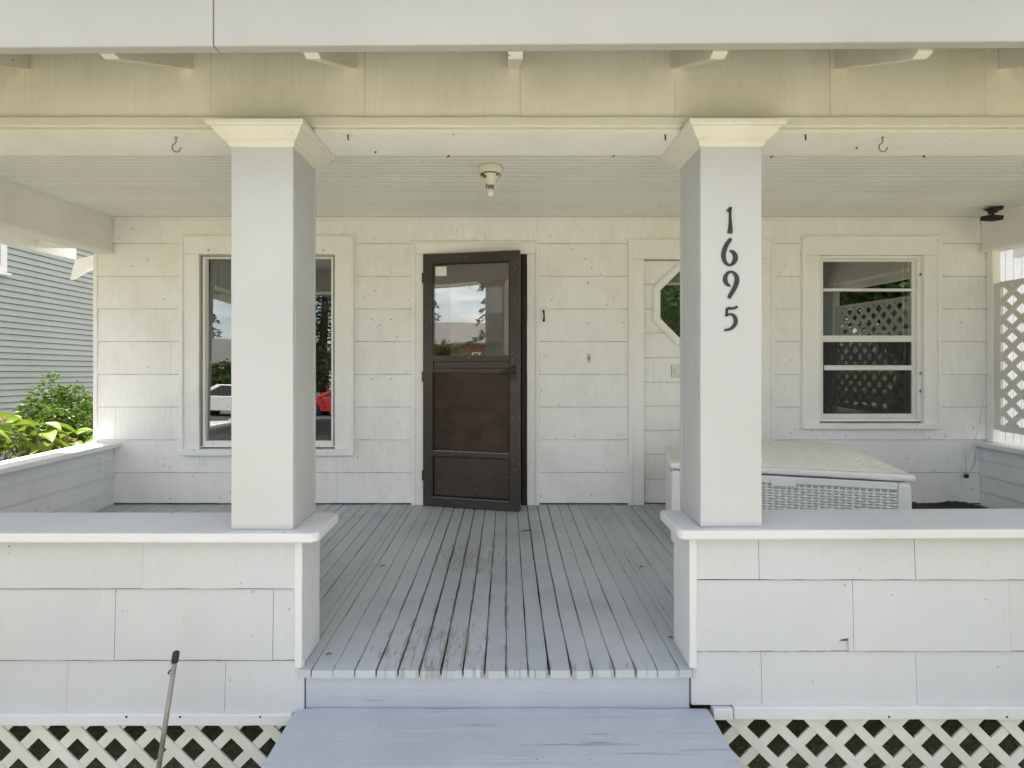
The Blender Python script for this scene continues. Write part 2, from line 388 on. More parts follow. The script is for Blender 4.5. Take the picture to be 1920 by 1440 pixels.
class Board(MB):
    """a sawn and painted board: rounded edges that wander a little along its length"""
    def mesh(s, name, mat, bevel=0, seg=2):
        d = s.dim; L = [d[1] - d[0], d[3] - d[2], d[5] - d[4]]; ax = L.index(max(L))
        if bevel and L[ax] > .3 and min(L) > 3 * bevel:
            u, w = [i for i in range(3) if i != ax]; lo = [d[0], d[2], d[4]]; hi = [d[1], d[3], d[5]]
            n = max(6, min(60, int(L[ax] / .045))); r = bevel; ph = [random.uniform(0, 40) for _ in range(8)]
            amp = min(.0016, .035 * min(L) + .0002); rings = []
            k7 = r * .29
            ts = [lo[ax], lo[ax] + r] + [lo[ax] + L[ax] * i / n for i in range(1, n)] + [hi[ax] - r, hi[ax]]
            for i, t in enumerate(ts):
                sh = r * .8 if i in (0, len(ts) - 1) else 0
                def wob(q): return amp * (.6 * math.sin(t * 7.3 + ph[q]) + .5 * math.sin(t * 23.1 + ph[q + 1]) + random.uniform(-.45, .45))
                a0, a1, b0, b1 = lo[u] + wob(0) * .6 + sh, hi[u] + wob(1) * .6 - sh, lo[w] + wob(2) * .6 + sh, hi[w] + wob(3) * .6 - sh
                ru = r * random.uniform(.75, 1.35); kk = ru * .29
                pts = [(a0 + ru, b0), (a1 - ru, b0), (a1 - kk, b0 + kk), (a1, b0 + ru), (a1, b1 - ru), (a1 - kk, b1 - kk), (a1 - ru, b1), (a0 + ru, b1), (a0 + kk, b1 - kk), (a0, b1 - ru), (a0, b0 + ru), (a0 + kk, b0 + kk)]
                ring = []
                for p in pts:
                    c = [0, 0, 0]; c[ax] = t; c[u] = p[0]; c[w] = p[1]; ring.append(tuple(c))
                rings.append(ring)
            s.v = []; s.f = []; s.sm = []; s.rings(rings, smooth=False); bevel = 0
        return MB.mesh(s, name, mat, bevel, seg)
def B(x0, x1, y0, y1, z0, z1):
    b = Board(); b.box(x0, x1, y0, y1, z0, z1); b.dim = (x0, x1, y0, y1, z0, z1); return b

# ------------------------------------------------------------------ ground, road
GZ = -.47
prof = [(400, GZ), (1.2, GZ), (-6, -.50), (-9.3, -.60), (-10.2, -.64), (-11.6, -.66), (-11.9, -.85), (-19.6, -.85), (-19.9, -.68), (-400, -.65)]
xs = [-400, -60, -20, -8, 0, 8, 20, 60, 400]
m = MB(); m.add([(x, y, z) for y, z in prof for x in xs], [(i * 9 + j, i * 9 + j + 1, (i + 1) * 9 + j + 1, (i + 1) * 9 + j) for i in range(len(prof) - 1) for j in range(8)])
struct(m.build('ground', 'lawn'), 'dry green lawn falling to the street in front of the porch', 'ground')
m = MB(); m.box(-300, 300, -19.55, -11.95, -.9, -.80); struct(m.build('road', 'asphalt'), 'dark asphalt street with parked cars reflected in the window', 'road')
m = MB()
for i in range(60):
    m.box(-60 + i * 2.0 + .006, -58 + i * 2.0 - .006, -11.55, -10.25, -.7, -.60)
struct(m.build('sidewalk', 'concrete', bevel=.01, seg=1), 'pale concrete sidewalk slabs along the street', 'sidewalk')
m = MB(); m.box(-300, 300, -11.93, -11.75, -.9, -.66); m.box(-300, 300, -19.8, -19.57, -.9, -.66); struct(m.build('kerb', 'concrete', bevel=.02), 'grey concrete kerb along both sides of the street', 'kerb')
m = MB()
for i in range(5): m.box(-1.3, 1.3, 1.16 - 1.42 * (i + 1) + .008, 1.16 - 1.42 * i - .008, GZ - .1, GZ + .02)
struct(m.build('path', 'concrete', bevel=.008, seg=1), 'concrete front path leading to the porch steps', 'path')
# planting bed beside the porch
m = MB(); nb = 14
vs = []
for i in range(nb):
    for j in range(nb):
        u, v = i / (nb - 1), j / (nb - 1)
        e = min(1, 5 * min(u, 1 - u, v, 1 - v)); vs.append((-6.4 + 3.02 * u, .9 + 7.0 * v, GZ - .02 + .50 * e + .05 * random.random() * e))
m.add(vs, [(i * nb + j, (i + 1) * nb + j, (i + 1) * nb + j + 1, i * nb + j + 1) for i in range(nb - 1) for j in range(nb - 1)], True)
struct(m.build('planting_bed', 'soil'), 'mounded dark soil planting bed along the side of the porch', 'planting bed')

# ------------------------------------------------------------------ the house
house = thing('house', 'white shingled house wall with brown storm door and two windows under the porch', 'house', (.3, WY, 0))
OPEN = dict(lw=(wx(378), wx(630), wz(838), wz(478)), dr=(wx(795), wx(988), 0.0, wz(478)),
            d2=(wx(1206), wx(1206) + .93, 0.0, wz(487)), rw=(wx(1532), wx(1726), wz(790), wz(480)))
HX0, HX1 = -3.37, 4.02
def cut_strips(x0, x1, z0, z1, ops):
    xs_ = sorted({x0, x1, *[v for o in ops for v in o[:2]]}); out = []
    for a, b in zip(xs_, xs_[1:]):
        mid = (a + b) / 2; zs = [(z0, z1)]
        for o in ops:
            if o[0] < mid < o[1]:
                nz = []
                for p, q in zs:
                    if o[2] > p + 1e-4: nz.append((p, min(q, o[2])))
                    if o[3] < q - 1e-4: nz.append((max(p, o[3]), q))
                zs = nz
        out += [(a, b, p, q) for p, q in zs if q - p > 1e-3]
    return out
m = MB()
for a, b, p, q in cut_strips(HX0, HX1, -.55, 5.2, list(OPEN.values())): m.box(a, b, WY, WY + .16, p, q)
wall = m.build('front_wall', 'tar_paper', house); m = MB()
m.box(HX0, HX0 + .15, WY + .161, 12, -.55, 5.2); m.box(HX1 - .15, HX1, WY + .161, 12, -.55, 5.2); m.box(HX0 + .151, HX1 - .151, 11.85, 12, -.55, 5.2)
m.build('side_wall', 'dimmed_white', house)
# courses of 24 inch striated shingles
CZ = [0.012, .263, .530, .799, 1.067, 1.336, 1.604, 1.872, 2.140, 2.352]
joints = {0: [wx(355), wx(632)], 1: [wx(388), wx(700)], 2: [wx(218), wx(322), wx(704)], 3: [wx(690)], 4: [wx(322), wx(640)], 5: [wx(202), wx(692), wx(743)], 6: [wx(321)], 7: [wx(730)], 8: [wx(303), wx(729), wx(869), wx(1008), wx(1148), wx(1564)]}
def shingle(x0, x1, z0, z1, y, tb=.013, tt=.003, jit=.0011, notch=None, n=None):
    """lapped wedge, thick at its bottom edge, with an uneven bottom edge"""
    n = n or max(3, int((x1 - x0) / .07)); bot = []
    for i in range(n + 1):
        x = x0 + (x1 - x0) * i / n; bot.append((x, z0 + random.uniform(-jit, jit)))
    if notch: bot = [p for p in bot if not (notch[0][0] - .004 < p[0] < notch[-1][0] + .004)] + list(notch); bot.sort(key=lambda p: p[0])
    poly = bot + [(x1, z1), (x0, z1)]
    off = random.uniform(-.0012, .0012)
    def fy(x, z):
        t = min(1, max(0, (z - z0) / (z1 - z0))); return (x, y - off - (tb + (tt - tb) * t), z)
    return MB().prism(poly, lambda x, z: (x, y, z), fy)
def hole_list(z0, z1):
    return sorted([(o[0], o[1], o[2], o[3]) for o in OPEN.values() if o[2] < z1 - .02 and o[3] > z0 + .02])
STR_SPLIT = -.2
for ci in range(9):
    z0, z1 = CZ[ci] + .0011, CZ[ci + 1] - (.0016 + .010 * max(0, (EYE - CZ[ci + 1]) / WY) if ci < 8 else 0)
    holes = hole_list(z0, z1)
    spans = []; x = HX0 + .012
    for h in holes: spans.append((x, h[0] - .01)); x = h[1] + .01
    spans.append((x, HX1 - .01))
    for h in holes:                                      # short pieces over / under an opening
        if h[2] > z0 + .05: spans.append((h[0] - .009, h[1] + .009, z0, h[2] - .02))
        if h[3] < z1 - .05: spans.append((h[0] - .009, h[1] + .009, h[3] + .02, z1))
    for s in spans:
        a, b = s[0], s[1]; p, q = (s[2], s[3]) if len(s) == 4 else (z0, z1)
        js = [j for j in joints.get(ci, []) if a + .05 < j < b - .05]
        known = js[:]
        t = a + random.uniform(.25, .61)
        while False:
            if all(abs(t - j) > .3 for j in known): js.append(t)
            t += .61
        cuts = [a] + sorted(js) + [b]
        for c0, c1 in zip(cuts, cuts[1:]):
            g = random.choice([.0003, .0005, .0010])
            shingle(c0 + g, c1 - g, p, q, WY - .001).build('shingle', 'white_shingle' if (c0 + c1) / 2 < STR_SPLIT else 'white_shingle_smooth', wall)
# corner board and upper bed mould
B(HX0 - .018, HX0 + .014, WY - .016, WY + .3, -.5, 2.36).build('corner_board', 'white_trim', wall, .002)
B(HX1 - .016, HX1 + .02, WY - .02, WY + .3, -.5, 2.36).build('corner_board', 'white_trim', wall, .002)
# rooms behind the glass
m = MB(); m.box(HX0 + .2, HX1 - .2, 8.2, 8.3, -.1, 2.7); m.box(HX0 + .16, HX0 + .2, WY + .17, 8.2, -.1, 2.7); m.box(HX1 - .2, HX1 - .16, WY + .17, 8.2, -.1, 2.7)
m.box(HX0 + .2, HX1 - .2, WY + .17, 8.2, 2.6, 2.7); m.box(-.82, -.76, WY + .2, 8.2, 0, 2.6); m.box(.4, .46, WY + .2, 8.2, 0, 2.6); m.box(2.3, 2.36, WY + .2, 8.2, 0, 2.6)
m.build('room', 'room_wall', house)
B(HX0 + .2, HX1 - .2, WY + .165, 8.2, -.12, -.02).build('room_floor', 'room_floor', house)
# main roof
m = MB()
for sgn in (-1, 1):
    xm = (HX0 + HX1) / 2; xo = xm + sgn * ((HX1 - HX0) / 2 + .5)
    m.prism([(xo, 4.95), (xm, 7.0), (xm, 7.15), (xo, 5.1)], lambda x, z: (x, WY - .35, z), lambda x, z: (x, 12.4, z))
mr = m.build('roof', 'roof_shingle', house)
m = MB(); m.prism([(HX0, 5.2), (HX1, 5.2), ((HX0 + HX1) / 2, 6.98)], lambda x, z: (x, WY + .01, z), lambda x, z: (x, WY + .15, z)); m.build('gable', 'dimmed_white', mr)

def casing(par, o, wl, wr, wt, sill=None, yf=.034, mat='white_trim', back=True):
    x0, x1, z0, z1 = o; y0 = WY - yf
    B(x0 - wl, x0, y0, WY + .01, z0 - (.0 if sill is None else .012), z1).build('casing', mat, par, .003)
    B(x1, x1 + wr, y0, WY + .01, z0 - (.0 if sill is None else .012), z1).build('casing', mat, par, .003)
    B(x0 - wl, x1 + wr, y0 - .002, WY + .01, z1 + .001, z1 + wt).build('casing', mat, par, .003)
    B(x0 - wl - .012, x1 + wr + .012, y0 - .014, WY - .002, z1 + wt - .012, z1 + wt + .004).build('drip_cap', mat, par, .003)
    if back:
        B(x0 - wl - .012, x0 - wl + .018, y0 - .012, WY - .002, z0 - (.0 if sill is None else .03), z1 + wt - .014).build('back_band', mat, par, .004)
        B(x1 + wr - .018, x1 + wr + .012, y0 - .012, WY - .002, z0 - (.0 if sill is None else .03), z1 + wt - .014).build('back_band', mat, par, .004)
    if sill: B(x0 - wl - .014, x1 + wr + .014, y0 - .022, WY + .05, z0 - sill - .012, z0 - .012).build('sill', mat, par, .004)
# ---- left picture window
o = OPEN['lw']; x0, x1, z0, z1 = o
m = MB()
for a, b, p, q in ((x0, x0 + .035, z0, z1), (x1 - .035, x1, z0, z1), (x0 + .035, x1 - .035, z0, z0 + .05), (x0 + .035, x1 - .035, z1 - .03, z1)): m.box(a, b, WY - .012, WY + .042, p, q)
lw = m.build('picture_window', 'white_trim', house, .002, label='large picture window half hidden behind the porch column, reflecting parked cars')
casing(lw, o, (378 - 345) / WS, (663 - 630) / WS, (478 - 445) / WS, .05)
pz0, pz1 = z0 + .046, z1 - .026
MB().prism([(WY + .018, pz0), (WY + .022, pz0), (WY + .058, pz1), (WY + .054, pz1)], lambda y, z: (x0 + .034, y, z), lambda y, z: (x1 - .034, y, z)).build('pane', 'window_glass', lw)
m = MB()
for a, b, p, q in ((x0 + .006, x0 + .016, z0 + .01, z1 - .008), (x1 - .016, x1 - .006, z0 + .01, z1 - .008), (x0 + .017, x1 - .017, z1 - .018, z1 - .008)): m.box(a, b, WY - .02, WY - .011, p, q)
m.build('metal_track', 'old_zinc', lw, .001)
m = MB()
for xx in (wx(397), wx(609)): m.tube([(xx, WY - .033, wz(470)), (xx, WY - .05, wz(471)), (xx + .004, WY - .054, wz(474))], .006, 8)
m.build('clip', 'porcelain', lw)
B(x0 + .05, x1 - .05, WY + .075, WY + .16, z0 + .05, z0 + .085).build('inner_sill', 'brown_wood', lw, .004)
B(x0 + .001, x0 + .085, WY + .062, WY + .11, z0 + .09, z1 - .03).build('inner_frame', 'black_gasket', lw, .003)
# ---- right double-hung window with storm sash
o = OPEN['rw']; x0, x1, z0, z1 = o
m = MB()
for a, b, p, q in ((x0, x0 + .025, z0, z1), (x1 - .03, x1, z0, z1), (x0 + .025, x1 - .03, z0, z0 + .022), (x0 + .025, x1 - .03, z1 - .02, z1)): m.box(a, b, WY - .004, WY + .1, p, q)
rw = m.build('sash_window', 'white_trim', house, .002, label='narrow double-hung window with white storm sash, reflecting the lattice')
casing(rw, o, (1532 - 1502) / WS, (1755 - 1726) / WS, (480 - 446) / WS, .045)
gx0, gx1 = wx(1545), wx(1712)
m = MB()
for a, b, p, q in ((x0 + .026, gx0, z0 + .023, z1 - .021), (gx1, x1 - .031, z0 + .023, z1 - .021), (gx0, gx1, wz(490), z1 - .021), (gx0, gx1, wz(641), wz(629)), (gx0, gx1, z0 + .023, wz(776))): m.box(a, b, WY + .012, WY + .035, p, q)
m.build('storm_sash', 'plastic_white', rw, .002)
B(gx0, gx1, WY + .022, WY + .026, wz(629), wz(490)).build('pane', 'window_glass', rw)
B(gx0, gx1, WY + .050, WY + .054, wz(776), wz(641)).build('pane', 'window_glass', rw)
B(gx0 + .004, gx1 - .004, WY + .016, WY + .018, wz(776), wz(641)).build('insect_screen', 'insect_screen', rw)
B(gx0, gx1 - .006, WY - .002, WY + .02, wz(546), wz(541)).build('rail', 'plastic_white', rw, .001)
B(gx0 + .006, gx1 - .012, WY - .002, WY + .014, wz(694), wz(685)).build('rail', 'plastic_white', rw, .001)
m = MB(); m.tube([(wx(1706), WY + .07, wz(492)), (wx(1706), WY + .07, wz(628))], .003, 6); m.tube([(wx(1706), WY + .07, wz(578)), (wx(1706), WY + .07, wz(573)), (wx(1706), WY + .07, wz(568))], [.004, .012, .004], 8); m.build('blind_cord', 'cable_white', rw)
for zz in (wz(700), wz(733), wz(515)): B(x1 - .012, x1 - .004, WY - .012, WY - .004, zz - .012, zz + .012).build('latch', 'old_zinc', rw)
# ---- main doorway: casing, black jamb, brown inner door, storm door ajar
o = OPEN['dr']; x0, x1, z0, z1 = o
m = MB()
for a, b, p, q in ((x0, x0 + .018, 0, z1), (x1 - .045, x1, 0, z1), (x0 + .018, x1 - .045, z1 - .03, z1)): m.box(a, b, WY - .03, WY + .12, p, q)
doorway = m.build('doorway', 'black_gasket', house, .002, label='doorway with black jamb and white casing')
casing(doorway, o, (795 - 776) / WS, (1008 - 988) / WS, (478 - 456) / WS, None, back=True)
B(x0 + .02, x1 - .046, WY - .02, WY + .15, .001, .022).build('threshold', 'bronze_aluminium', doorway, .003)
ix0, ix1 = x0 + .02, x1 - .047
gx0, gx1, gz0, gz1 = wx(842), wx(942), 1.02, wz(524)
m = MB()
for a, b, p, q in ((ix0, gx0, .025, 2.01), (gx1, ix1, .025, 2.01), (gx0, gx1, .025, gz0), (gx0, gx1, gz1, 2.01)): m.box(a, b, WY + .10, WY + .145, p, q)
idr = m.build('inner_door', 'brown_wood', house, .003, label='reddish brown wooden entry door behind the storm door')
B(gx0, gx1, WY + .12, WY + .125, gz0, gz1).build('pane', 'window_glass', idr)
for a, b, p, q in ((ix0 + .1, ix0 + .34, .14, .84), (ix1 - .34, ix1 - .1, .14, .84)): B(a, b, WY + .088, WY + .105, p, q).build('panel', 'brown_wood', idr, .01)
DA = -12.2; DW = .798; DT = .032
hinge = (wx(797), WY - .032)
def D(a, b, p, q, y0=0, y1=DT): return (a, b, -DT + y0, -DT + y1, p, q)
m = MB()
for bx in (D(0, .085, .012, 2.04), D(DW - .083, DW, .012, 2.04), D(.085, DW - .083, 1.958, 2.04), D(.085, DW - .083, 1.175, 1.22), D(.085, DW - .083, 1.083, 1.118),
           D(.085, DW - .083, .413, .458), D(.085, DW - .083, .012, .088)): m.box(*bx)
sd = m.build('storm_door', 'bronze_aluminium', house, .003, loc=(hinge[0] - .0, hinge[1], 0), rot=(0, 0, R(DA)), label='dark brown storm door standing slightly ajar')
def dpart(name, mat, bx, bevel=.002): return MB().box(*bx).build(name, mat, sd, bevel, local=True)
dpart('pane', 'door_glass', D(.086, DW - .084, 1.221, 1.957, .014, .018), 0)
dpart('bottom_retainer', 'bronze_aluminium', D(.086, DW - .084, 1.119, 1.174, .012, .022))
dpart('screen', 'door_screen', D(.086, DW - .084, .459, 1.082, .014, .016), 0)
dpart('kick_panel', 'bronze_aluminium', D(.092, DW - .09, .095, .406, .012, .02))
m = MB()
for bx in (D(.081, .088, 1.221, 1.957, -.003, .0), D(.081, .088, .459, 1.082, -.003, 0), D(.081, .088, .09, .41, -.003, 0), D(DW - .088, DW - .082, .09, 1.957, -.003, 0),
           D(.088, DW - .088, 1.952, 1.960, -.003, 0), D(.088, DW - .088, .408, .413, -.003, 0), D(.088, DW - .088, .086, .092, -.003, 0)): m.box(*bx)
m.build('gasket', 'black_gasket', sd, local=True)
B(.088, DW - .088, -DT - .004, -DT + .001, .452, .459).build('screen_bead', 'old_zinc', sd, .001, local=True)
B(.088, DW - .088, -DT - .004, -DT + .001, .080, .086).build('kick_bead', 'old_zinc', sd, .001, local=True)
dpart('sticker', 'paper', (.103, .197, -DT + .009, -DT + .0125, 1.862, 1.936), 0)
h = MB(); h.box(DW - .072, DW - .03, -DT - .012, -DT + .001, 1.03, 1.145)
h.tube([(DW - .05, -DT - .01, 1.088), (DW - .05, -DT - .045, 1.09), (DW - .075, -DT - .052, 1.092), (DW - .155, -DT - .048, 1.10)], [.011, .011, .009, .006], 10)
h.tube([(DW - .05, -DT - .004, 1.125), (DW - .05, -DT - .03, 1.125)], [.012, .010], 10)
h.build('handle', 'black_iron', sd, .002, local=True)
for zz in (.25, 1.05, 1.85): MB().tube([(-.004, -DT + .004, zz - .04), (-.004, -DT + .004, zz + .04)], .007, 8).build('hinge', 'bronze_aluminium', sd, local=True)
# ---- second door, sealed: grooved boards and an octagonal light
o = OPEN['d2']; x0, x1, z0, z1 = o
ocx, ocz = wx(1301), wz(571); orad = .333 / math.cos(R(22.5))
door2 = B(x0, x1, WY + .030, WY + .09, .006, z1).build('boarded_door', 'brightened_white', house, label='sealed white door of grooved boards with an octagonal window')
casing(door2, o, (1206 - 1179) / WS, (1206 - 1179) / WS, (487 - 452) / WS, None)
gl = [945, 900, 853, 808, 762, 717, 671, 624, 579, 532.5, 487]
for i in range(10):
    za, zb = wz(gl[i]), wz(gl[i + 1])
    B(x0 + .003, x1 - .003, WY + .018, WY + .0295, za + .0035, zb - .0035).build('door_board', 'white_shingle_smooth', door2, .004)
def octo(rad): return [(ocx + rad * math.cos(R(22.5 + 45 * k)), ocz + rad * math.sin(R(22.5 + 45 * k))) for k in range(8)]
m = MB(); outer, mid, inner = octo(orad), octo(orad - .02), octo(orad - .058)
ring = []
for k in range(8):
    ring.append([(outer[k][0], WY + .017, outer[k][1]), (outer[k][0], WY - .012, outer[k][1]), (mid[k][0], WY - .022, mid[k][1]), (inner[k][0], WY - .012, inner[k][1]), (inner[k][0], WY + .017, inner[k][1])])
m.rings(ring + [ring[0]], cap=False, smooth=False); m.build('octagon_frame', 'white_trim', door2)
m = MB(); pin = octo(orad - .05); m.prism(pin, lambda x, z: (x, WY + .006, z), lambda x, z: (x, WY + .011, z)); m.build('octagon_pane', 'window_glass', door2)
m = MB(); pin = octo(orad - .04); m.prism(pin, lambda x, z: (x, WY + .012, z), lambda x, z: (x, WY + .016, z)); m.build('octagon_backing', 'reflected_green', door2)  # green sheet paints the reflection behind the glass
px0, px1 = wx(1260), wx(1320)
ml = B(px0, px1, WY + .002, WY + .0185, wz(707), wz(684)).build('mail_slot', 'steel', door2, .003)
B(px0 + .018, px1 - .018, WY - .004, WY + .003, wz(702), wz(690)).build('mail_flap', 'steel', door2, .002)
# paint flaked to the wood where wall meets ceiling
def flake(px0, px1, py0, py1, par, y=WY - .018):
    pts = [(wx(px0 + (px1 - px0) * t), wz(py0 + (py1 - py0) * s)) for t, s in ((0, .25), (.2, .05), (.6, 0), (1, .15), (.85, .5), (.55, .55), (.42, 1), (.28, .8), (.18, .45))]
    MB().prism(pts, lambda x, z: (x, y, z), lambda x, z: (x, y + .002, z)).build('paint_flake', 'bare_wood', par)
flake(846, 877, 404.5, 411, wall); flake(1061, 1071, 403, 407, wall); flake(1079, 1087, 405, 408, wall)

# lettering: strokes of uneven width, in photo pixels
def stroke(pts, sub=8):
    pts = [np.array(p, float) for p in pts]; out = []
    for i in range(len(pts) - 1):
        p0 = pts[max(i - 1, 0)]; p1 = pts[i]; p2 = pts[i + 1]; p3 = pts[min(i + 2, len(pts) - 1)]
        for t in np.linspace(0, 1, sub, endpoint=False):
            out.append(.5 * (2 * p1 + (p2 - p0) * t + (2 * p0 - 5 * p1 + 4 * p2 - p3) * t * t + (3 * p1 - p0 - 3 * p2 + p3) * t ** 3))
    out.append(pts[-1]); return out
def digit(strokes, name, mat, par, d, thick):
    m = MB()
    for st in strokes:
        c = stroke(st); n = len(c); L = []; Rr = []
        for i in range(n):
            t = c[min(i + 1, n - 1)][:2] - c[max(i - 1, 0)][:2]; t = t / (np.linalg.norm(t) + 1e-9); nn = np.array([-t[1], t[0]]) * c[i][2] / 2
            L.append(c[i][:2] + nn); Rr.append(c[i][:2] - nn)
        rings = []
        for i in range(n):
            a = P(L[i][0], L[i][1], d); b = P(Rr[i][0], Rr[i][1], d)
            rings.append([(a[0], d + .001, a[2]), (a[0], d - thick * .7, a[2]), ((a[0] * .8 + b[0] * .2), d - thick, a[2] * .8 + b[2] * .2), ((a[0] * .2 + b[0] * .8), d - thick, a[2] * .2 + b[2] * .8), (b[0], d - thick * .7, b[2]), (b[0], d + .001, b[2])])
        m.rings(rings, smooth=False)
    return m.build(name, mat, par)
def z7(l): return [(960 + x / 4, 420 + y / 4, w / 4) for x, y, w in l]
digit([z7([(236, 648, 17), (240, 680, 10), (240, 705, 13), (238, 732, 19)]), z7([(228, 658, 8), (238, 648, 10)])], 'unit_number', 'black_iron', house, WY - .013, .006)

# ------------------------------------------------------------------ the porch
porch = thing('porch', 'white covered front porch with square columns, knee walls and grey plank floor', 'porch', (0, 1.95, GZ))
BX0, BX1 = -3.36, 4.03            # outer edges of the porch
IX0, IX1 = -3.23, 3.89            # inner faces of the side walls
FY0 = 1.928                       # front edge of the floor
# --- floor
sub = B(BX0 + .02, BX1 - .02, 1.985, WY - .002, -.16, -.034).build('floor_frame', 'gap_dark', porch, label='grey painted plank floor of the porch')
pitch = .0838; w0 = pitch / 2
fm = []
for vv in range(6):
    gap = [.0003, .0009, .0016, .0026, .0005, .0036][vv]
    m = MB(); n = 44; pa, pb_ = random.uniform(0, 9), random.uniform(0, 9); L = WY - .004 - FY0; rings = []
    for i in range(n + 1):
        y = L * i / n; j1, j2 = random.uniform(-.0006, .0006) + .0007 * math.sin(y * 9 + pa), random.uniform(-.0006, .0006) + .0007 * math.sin(y * 11 + pb_)
        a, b = -w0 + max(.0001, gap + j1 * (1 + gap * 250)), w0 - max(.0001, gap + j2 * (1 + gap * 250)); cup = random.uniform(0, .0012)
        rings.append([(a, y, -.03), (a, y, -.0025), (a + .002, y, 0), (0, y, -cup), (b - .002, y, 0), (b, y, -.0025), (b, y, -.03)])
    m.rings(rings, smooth=False); fm.append(m.mesh('floorboard', 'porch_floor_paint'))
xb = (949 - VX) * FY0 / F + w0
k0 = int((IX0 - xb) / pitch) - 1; k1 = int((IX1 - xb) / pitch) + 2
for kk in range(k0, k1):
    x = xb + kk * pitch
    if x - w0 < IX0 - .06 or x + w0 > IX1 + .06: continue
    inside = -.806 < x + w0 - .004 and x - w0 + .004 < .727
    wide = {-4: 5, -5: 3, -3: 3, 1: 5, 3: 3, -2: 2}.get(kk)
    me = fm[wide if wide is not None else random.choice([0, 1, 1, 2, 4, 4, 3] if x > 0 else [0, 1, 2, 2, 3, 5, 4])]
    dy = random.uniform(-.004, .004) if inside else .20
    o_ = inst(me, 'floorboard', sub, (x, FY0 + dy, random.uniform(-.0012, .0012)), (0, random.uniform(-.004, .004), random.uniform(-.0006, .0006)))
    if inside:
        a, b = max(x - w0, -.806), min(x + w0, .727)
        o_.scale.x = (b - a) / (2 * w0); o_.location.x = (a + b) / 2
        for fa, fb in ((x - w0, a), (b, x + w0)):
            if fb - fa > .004:
                f_ = inst(me, 'floorboard', sub, ((fa + fb) / 2, FY0 + .2, 0)); f_.scale = ((fb - fa) / (2 * w0), (WY - .004 - FY0 - .2) / (WY - .004 - FY0), 1)
    o_.scale.y = (WY - .004 - FY0 - dy) / (WY - .004 - FY0)
# --- steps
stp = B(-.787, .716, 1.950, 1.984, -.19, -.0305).build('step_riser', 'step_paint', porch, .003, label='blue-grey painted riser under the porch floor edge')
B(-.822, .787, 1.635, 1.949, -.195, -.156).build('step_tread', 'step_paint', porch, .008, label='blue-grey painted step tread')
B(-.80, .765, 1.655, 1.685, -.345, -.196).build('step_riser', 'step_paint', porch, .002)
B(-.822, .787, 1.34, 1.684, -.385, -.346).build('step_tread', 'step_paint', porch, .008)
B(-.80, .765, 1.36, 1.39, GZ - .05, -.386).build('step_riser', 'step_paint', porch, .002)
for xa, xc in ((-.785, -.745), (.705, .745)): B(xa, xc, 1.40, 1.93, GZ - .05, -.386).build('stringer', 'step_paint', porch, .003)
# --- knee walls
KY = 1.952
def capboard(x0, x1, y0, y1, zt, th, par, r=.03, corners=(1, 1, 1, 1), tilt=0, mat='dimmed_trim'):
    pts = []
    for (cx, cy, a0, on) in ((x1, y1, 0, corners[0]), (x0, y1, 90, corners[1]), (x0, y0, 180, corners[2]), (x1, y0, 270, corners[3])):
        sx = -1 if cx == x1 else 1; sy = -1 if cy == y1 else 1
        if on:
            for k in range(5):
                a = R(a0 + 90 * k / 4); pts.append((cx + sx * r + r * math.cos(a), cy + sy * r + r * math.sin(a)))
        else: pts.append((cx, cy))
    m = MB(); xm = (x0 + x1) / 2
    def zf(x): return tilt * (x - x0)
    n = len(pts)
    def ringat(z, sh): return [(xm + (x - xm) * (1 - sh / (x1 - x0) * 2), (y0 + y1) / 2 + (y - (y0 + y1) / 2) * (1 - sh / (y1 - y0) * 2), z + zf(x)) for x, y in pts]
    m.rings([ringat(zt - th, .004), ringat(zt - th + .006, 0), ringat(zt - .008, 0), ringat(zt - .002, .003), ringat(zt, .008)], smooth=False)
    return m.build('cap_board', mat, par)
def knee_front(x0, x1, zs, js, label, endx, capx, zcap, tilt, notch=None, mat='dimmed_shingle'):
    core = B(x0, x1, KY, 2.108, zs[0] + .01, zcap - .037).build('knee_wall', 'tar_paper', porch, label=label)
    for i in range(3):
        cuts = [x0 + .002] + sorted(j for j in js[i] if x0 + .05 < j < x1 - .05) + [x1 - .002]
        if i == 0:                                   # the lowest course runs past the floor edge to the riser
            if endx < 0: cuts[-1] = -.789
            else: cuts[0] = .719
        for c0, c1 in zip(cuts, cuts[1:]):
            nt = notch if (notch and i == 1 and c0 < notch[0][0] < c1) else None
            g = .0009
            shingle(c0 + g, c1 - g, zs[i] + .001 + random.uniform(-.0008, .0008), min(zs[i + 1] - .0016 - .009 * (EYE - zs[i + 1]) / KY, zcap - .038), KY, tb=.012, tt=.003, jit=.0014, notch=nt, n=24 if nt else None).build('shingle', mat, core)
    e = endx
    if e < 0: B(e - .03, e, KY - .013, KY + .175, .0, zcap - .038).build('corner_post', 'dimmed_trim', core, .004)
    else: B(e, e + .03, KY - .013, KY + .175, .0, zcap - .038).build('corner_post', 'dimmed_trim', core, .004)
    capboard(capx[0], capx[1], 1.893, 2.155, zcap, .037, core, corners=(1, 0, 0, 1) if e < 0 else (0, 1, 1, 0), tilt=tilt)
    return core
def fx(px, d=KY - .012): return (px - VX) * d / F
def fz(py, d=KY - .012): return EYE - (py - VY) * d / F
kl = knee_front(BX0, -.797, [fz(1336), fz(1238), fz(1104), .51], [[fx(124) - .61 * 2, fx(124) - .61, fx(124), fx(421)], [fx(214) - .61 * 2, fx(214) - .61, fx(214), fx(511)], [fx(266) - 1.22, fx(266) - .61, fx(266), fx(559)]],
           'left of the steps, low knee wall of striated white shingles', -.796, (BX0 - .05, -.718), .542, 0)
kl['label'] = 'low knee wall of striated white shingles with wide cap, behind the metal stake'
nx0, nx1 = fx(1556), fx(1592)
